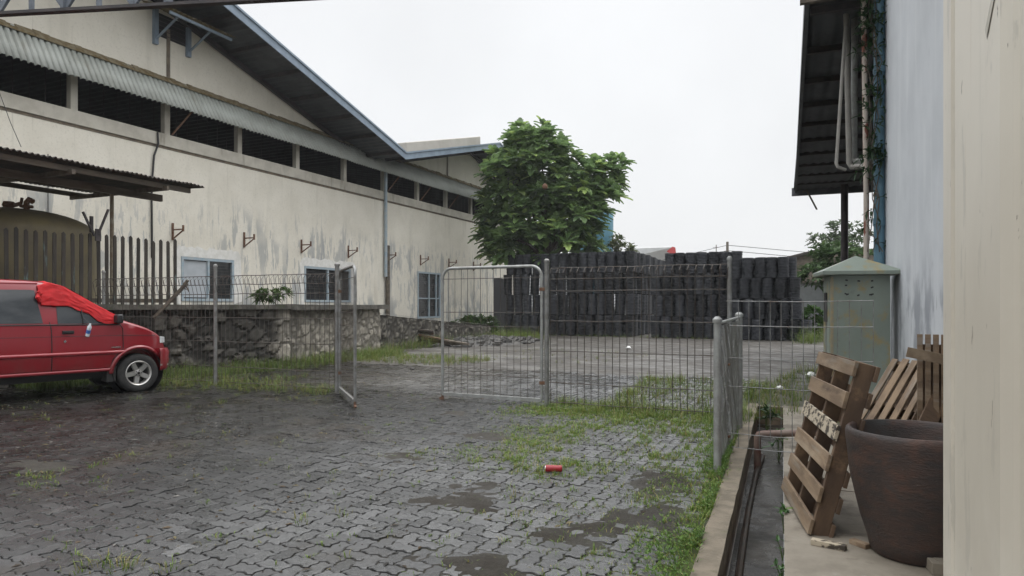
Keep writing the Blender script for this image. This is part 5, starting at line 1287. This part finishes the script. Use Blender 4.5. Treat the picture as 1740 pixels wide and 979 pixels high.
# leafy weeds along the kerb
V=[];F=[];C=[]
for k in range(5200):
    y=random.uniform(2.6,9.6); kx=abs(random.gauss(0,.17)); x=XL(y)-KW-.005-kx
    if not view_ok(x,y,.3): continue
    if fbm(y*1.3,x*2,14)+.45-.9*kx<random.uniform(0,.7): continue
    h=random.uniform(.008,.05)*(1.6-min(1,kx*2.2)); 
    leaf_cluster(V,F,C,Vector((x+random.gauss(0,.015),y,h)),(random.gauss(0,.3),random.gauss(0,.3),1),random.randint(3,5),random.uniform(.016,.032),((.07,.15,.025),(.16,.265,.05),(.24,.29,.07)),lobed=False,droop=.1)
tag(colmesh('kerb_weeds',[tuple(v) for v in V],F,C,mt['weed']),'low leafy green weeds spilling over the drain kerb','weeds',kind='stuff')
def sprig(name,label,p,h,n,L,cols):
    t=thing(name,label,'plant',tuple(p)); V=[];F=[];C=[]; m=MB()
    for k in range(n):
        a=random.uniform(0,2*PI); q_=Vector(p)+Vector((math.cos(a)*h*.35*random.random(),math.sin(a)*h*.35*random.random(),h*random.uniform(.45,1)))
        leaf_cluster(V,F,C,q_,(math.cos(a)*.5,math.sin(a)*.5,1),random.randint(3,5),L*random.uniform(.7,1.2),cols,False,.3); m.tube([p,(Vector(p)+q_)/2+Vector((0,0,.02)),q_],.003,4)
    colmesh('foliage',[tuple(v) for v in V],F,C,mt['weed'],t); m.build('stem',mt['leafstem'],t)
mt['leafstem']=M('green_stem',(.08,.12,.04),rough=.6)
g1=((.03,.085,.02),(.06,.14,.03),(.12,.2,.03))
sprig('weed_plant','small weed with a yellow leaf growing from the platform edge by the front pallet',Vector((XR(5.35)+.0,5.35,-.16)),.22,5,.07,g1)
sprig('weed_plant','bright green weed growing from the drain wall lowest in view',Vector((XR(4.35)-.01,4.35,-.18)),.16,7,.06,g1)
sprig('weed_plant','small weed sprouting from the drain wall just above the lowest one',Vector((XR(4.75)-.01,4.75,-.15)),.12,4,.05,g1)
sprig('weed_plant','dark leafy weed at the far end of the drain behind the wire panel',Vector((-.62,9.4,-.15)),.35,12,.12,((.015,.04,.012),(.03,.07,.02),(.05,.1,.03)))
sprig('weed_plant','green fern like weed inside the drain behind the elbow pipe',Vector((-.42,8.4,-.3)),.38,9,.11,g1)

# fallen leaves, grit and crumbs of moss on the paving
V=[];F=[];C=[]
pal=((.10,.065,.03),(.05,.035,.02),(.16,.13,.06),(.03,.028,.025),(.20,.19,.17),(.06,.09,.02))
for k in range(5200):
    x=random.uniform(-13,-.8); y=random.uniform(2.3,13.5)
    if not view_ok(x,y,.3) or x>XL(y)-KW: continue
    if random.random()>.25+.75*sm(-.2,.5,fbm(x*.9,y*.9,41)): continue
    c=np.array(random.choice(pal)); a=random.uniform(0,6.3); b=len(V); z=random.uniform(.001,.006)
    if random.random()<.45:
        l=random.uniform(.012,.04); w_=l*random.uniform(.25,.5); u=Vector((math.cos(a),math.sin(a),0)); n_=Vector((-u.y,u.x,0)); p=Vector((x,y,z))
        V+= [tuple(p-u*l),tuple(p-n_*w_+Vector((0,0,.006))),tuple(p+u*l+Vector((0,0,.004*random.random()))),tuple(p+n_*w_+Vector((0,0,.008)))]; F.append((b,b+1,b+2,b+3)); C+=[c]*4
    else:
        s=random.uniform(.003,.011); 
        for q in ((-1,-1,-.4),(1,-.8,-.4),(.7,1,-.4),(-.9,.8,-.4),(0,0,1)): V.append((x+q[0]*s*math.cos(a)-q[1]*s*math.sin(a),y+q[0]*s*math.sin(a)+q[1]*s*math.cos(a),z+q[2]*s))
        F+=[(b,b+1,b+4),(b+1,b+2,b+4),(b+2,b+3,b+4),(b+3,b,b+4)]; C+=[c]*5
tag(colmesh('leaf_litter',V,F,C,mt['leaf2']),'fallen leaf bits and grit scattered over the pavers','litter',kind='stuff')

# thin rain haze: one closed box of even air round the place
hz=MB(); hz.bx(-950,950,-950,950,-1.6,16.5)
hm=bpy.data.materials.new('rain_haze'); hm.use_nodes=True; hn=hm.node_tree.nodes; hn.clear()
ho=hn.new('ShaderNodeOutputMaterial'); hv=hn.new('ShaderNodeVolumePrincipled'); hv.inputs['Color'].default_value=(.93,.95,.97,1); hv.inputs['Density'].default_value=.0006
hm.node_tree.links.new(hv.outputs[0],ho.inputs['Volume'])
tag(hz.build('haze',hm),'thin pale rain haze in the air over the whole yard','haze',kind='stuff')
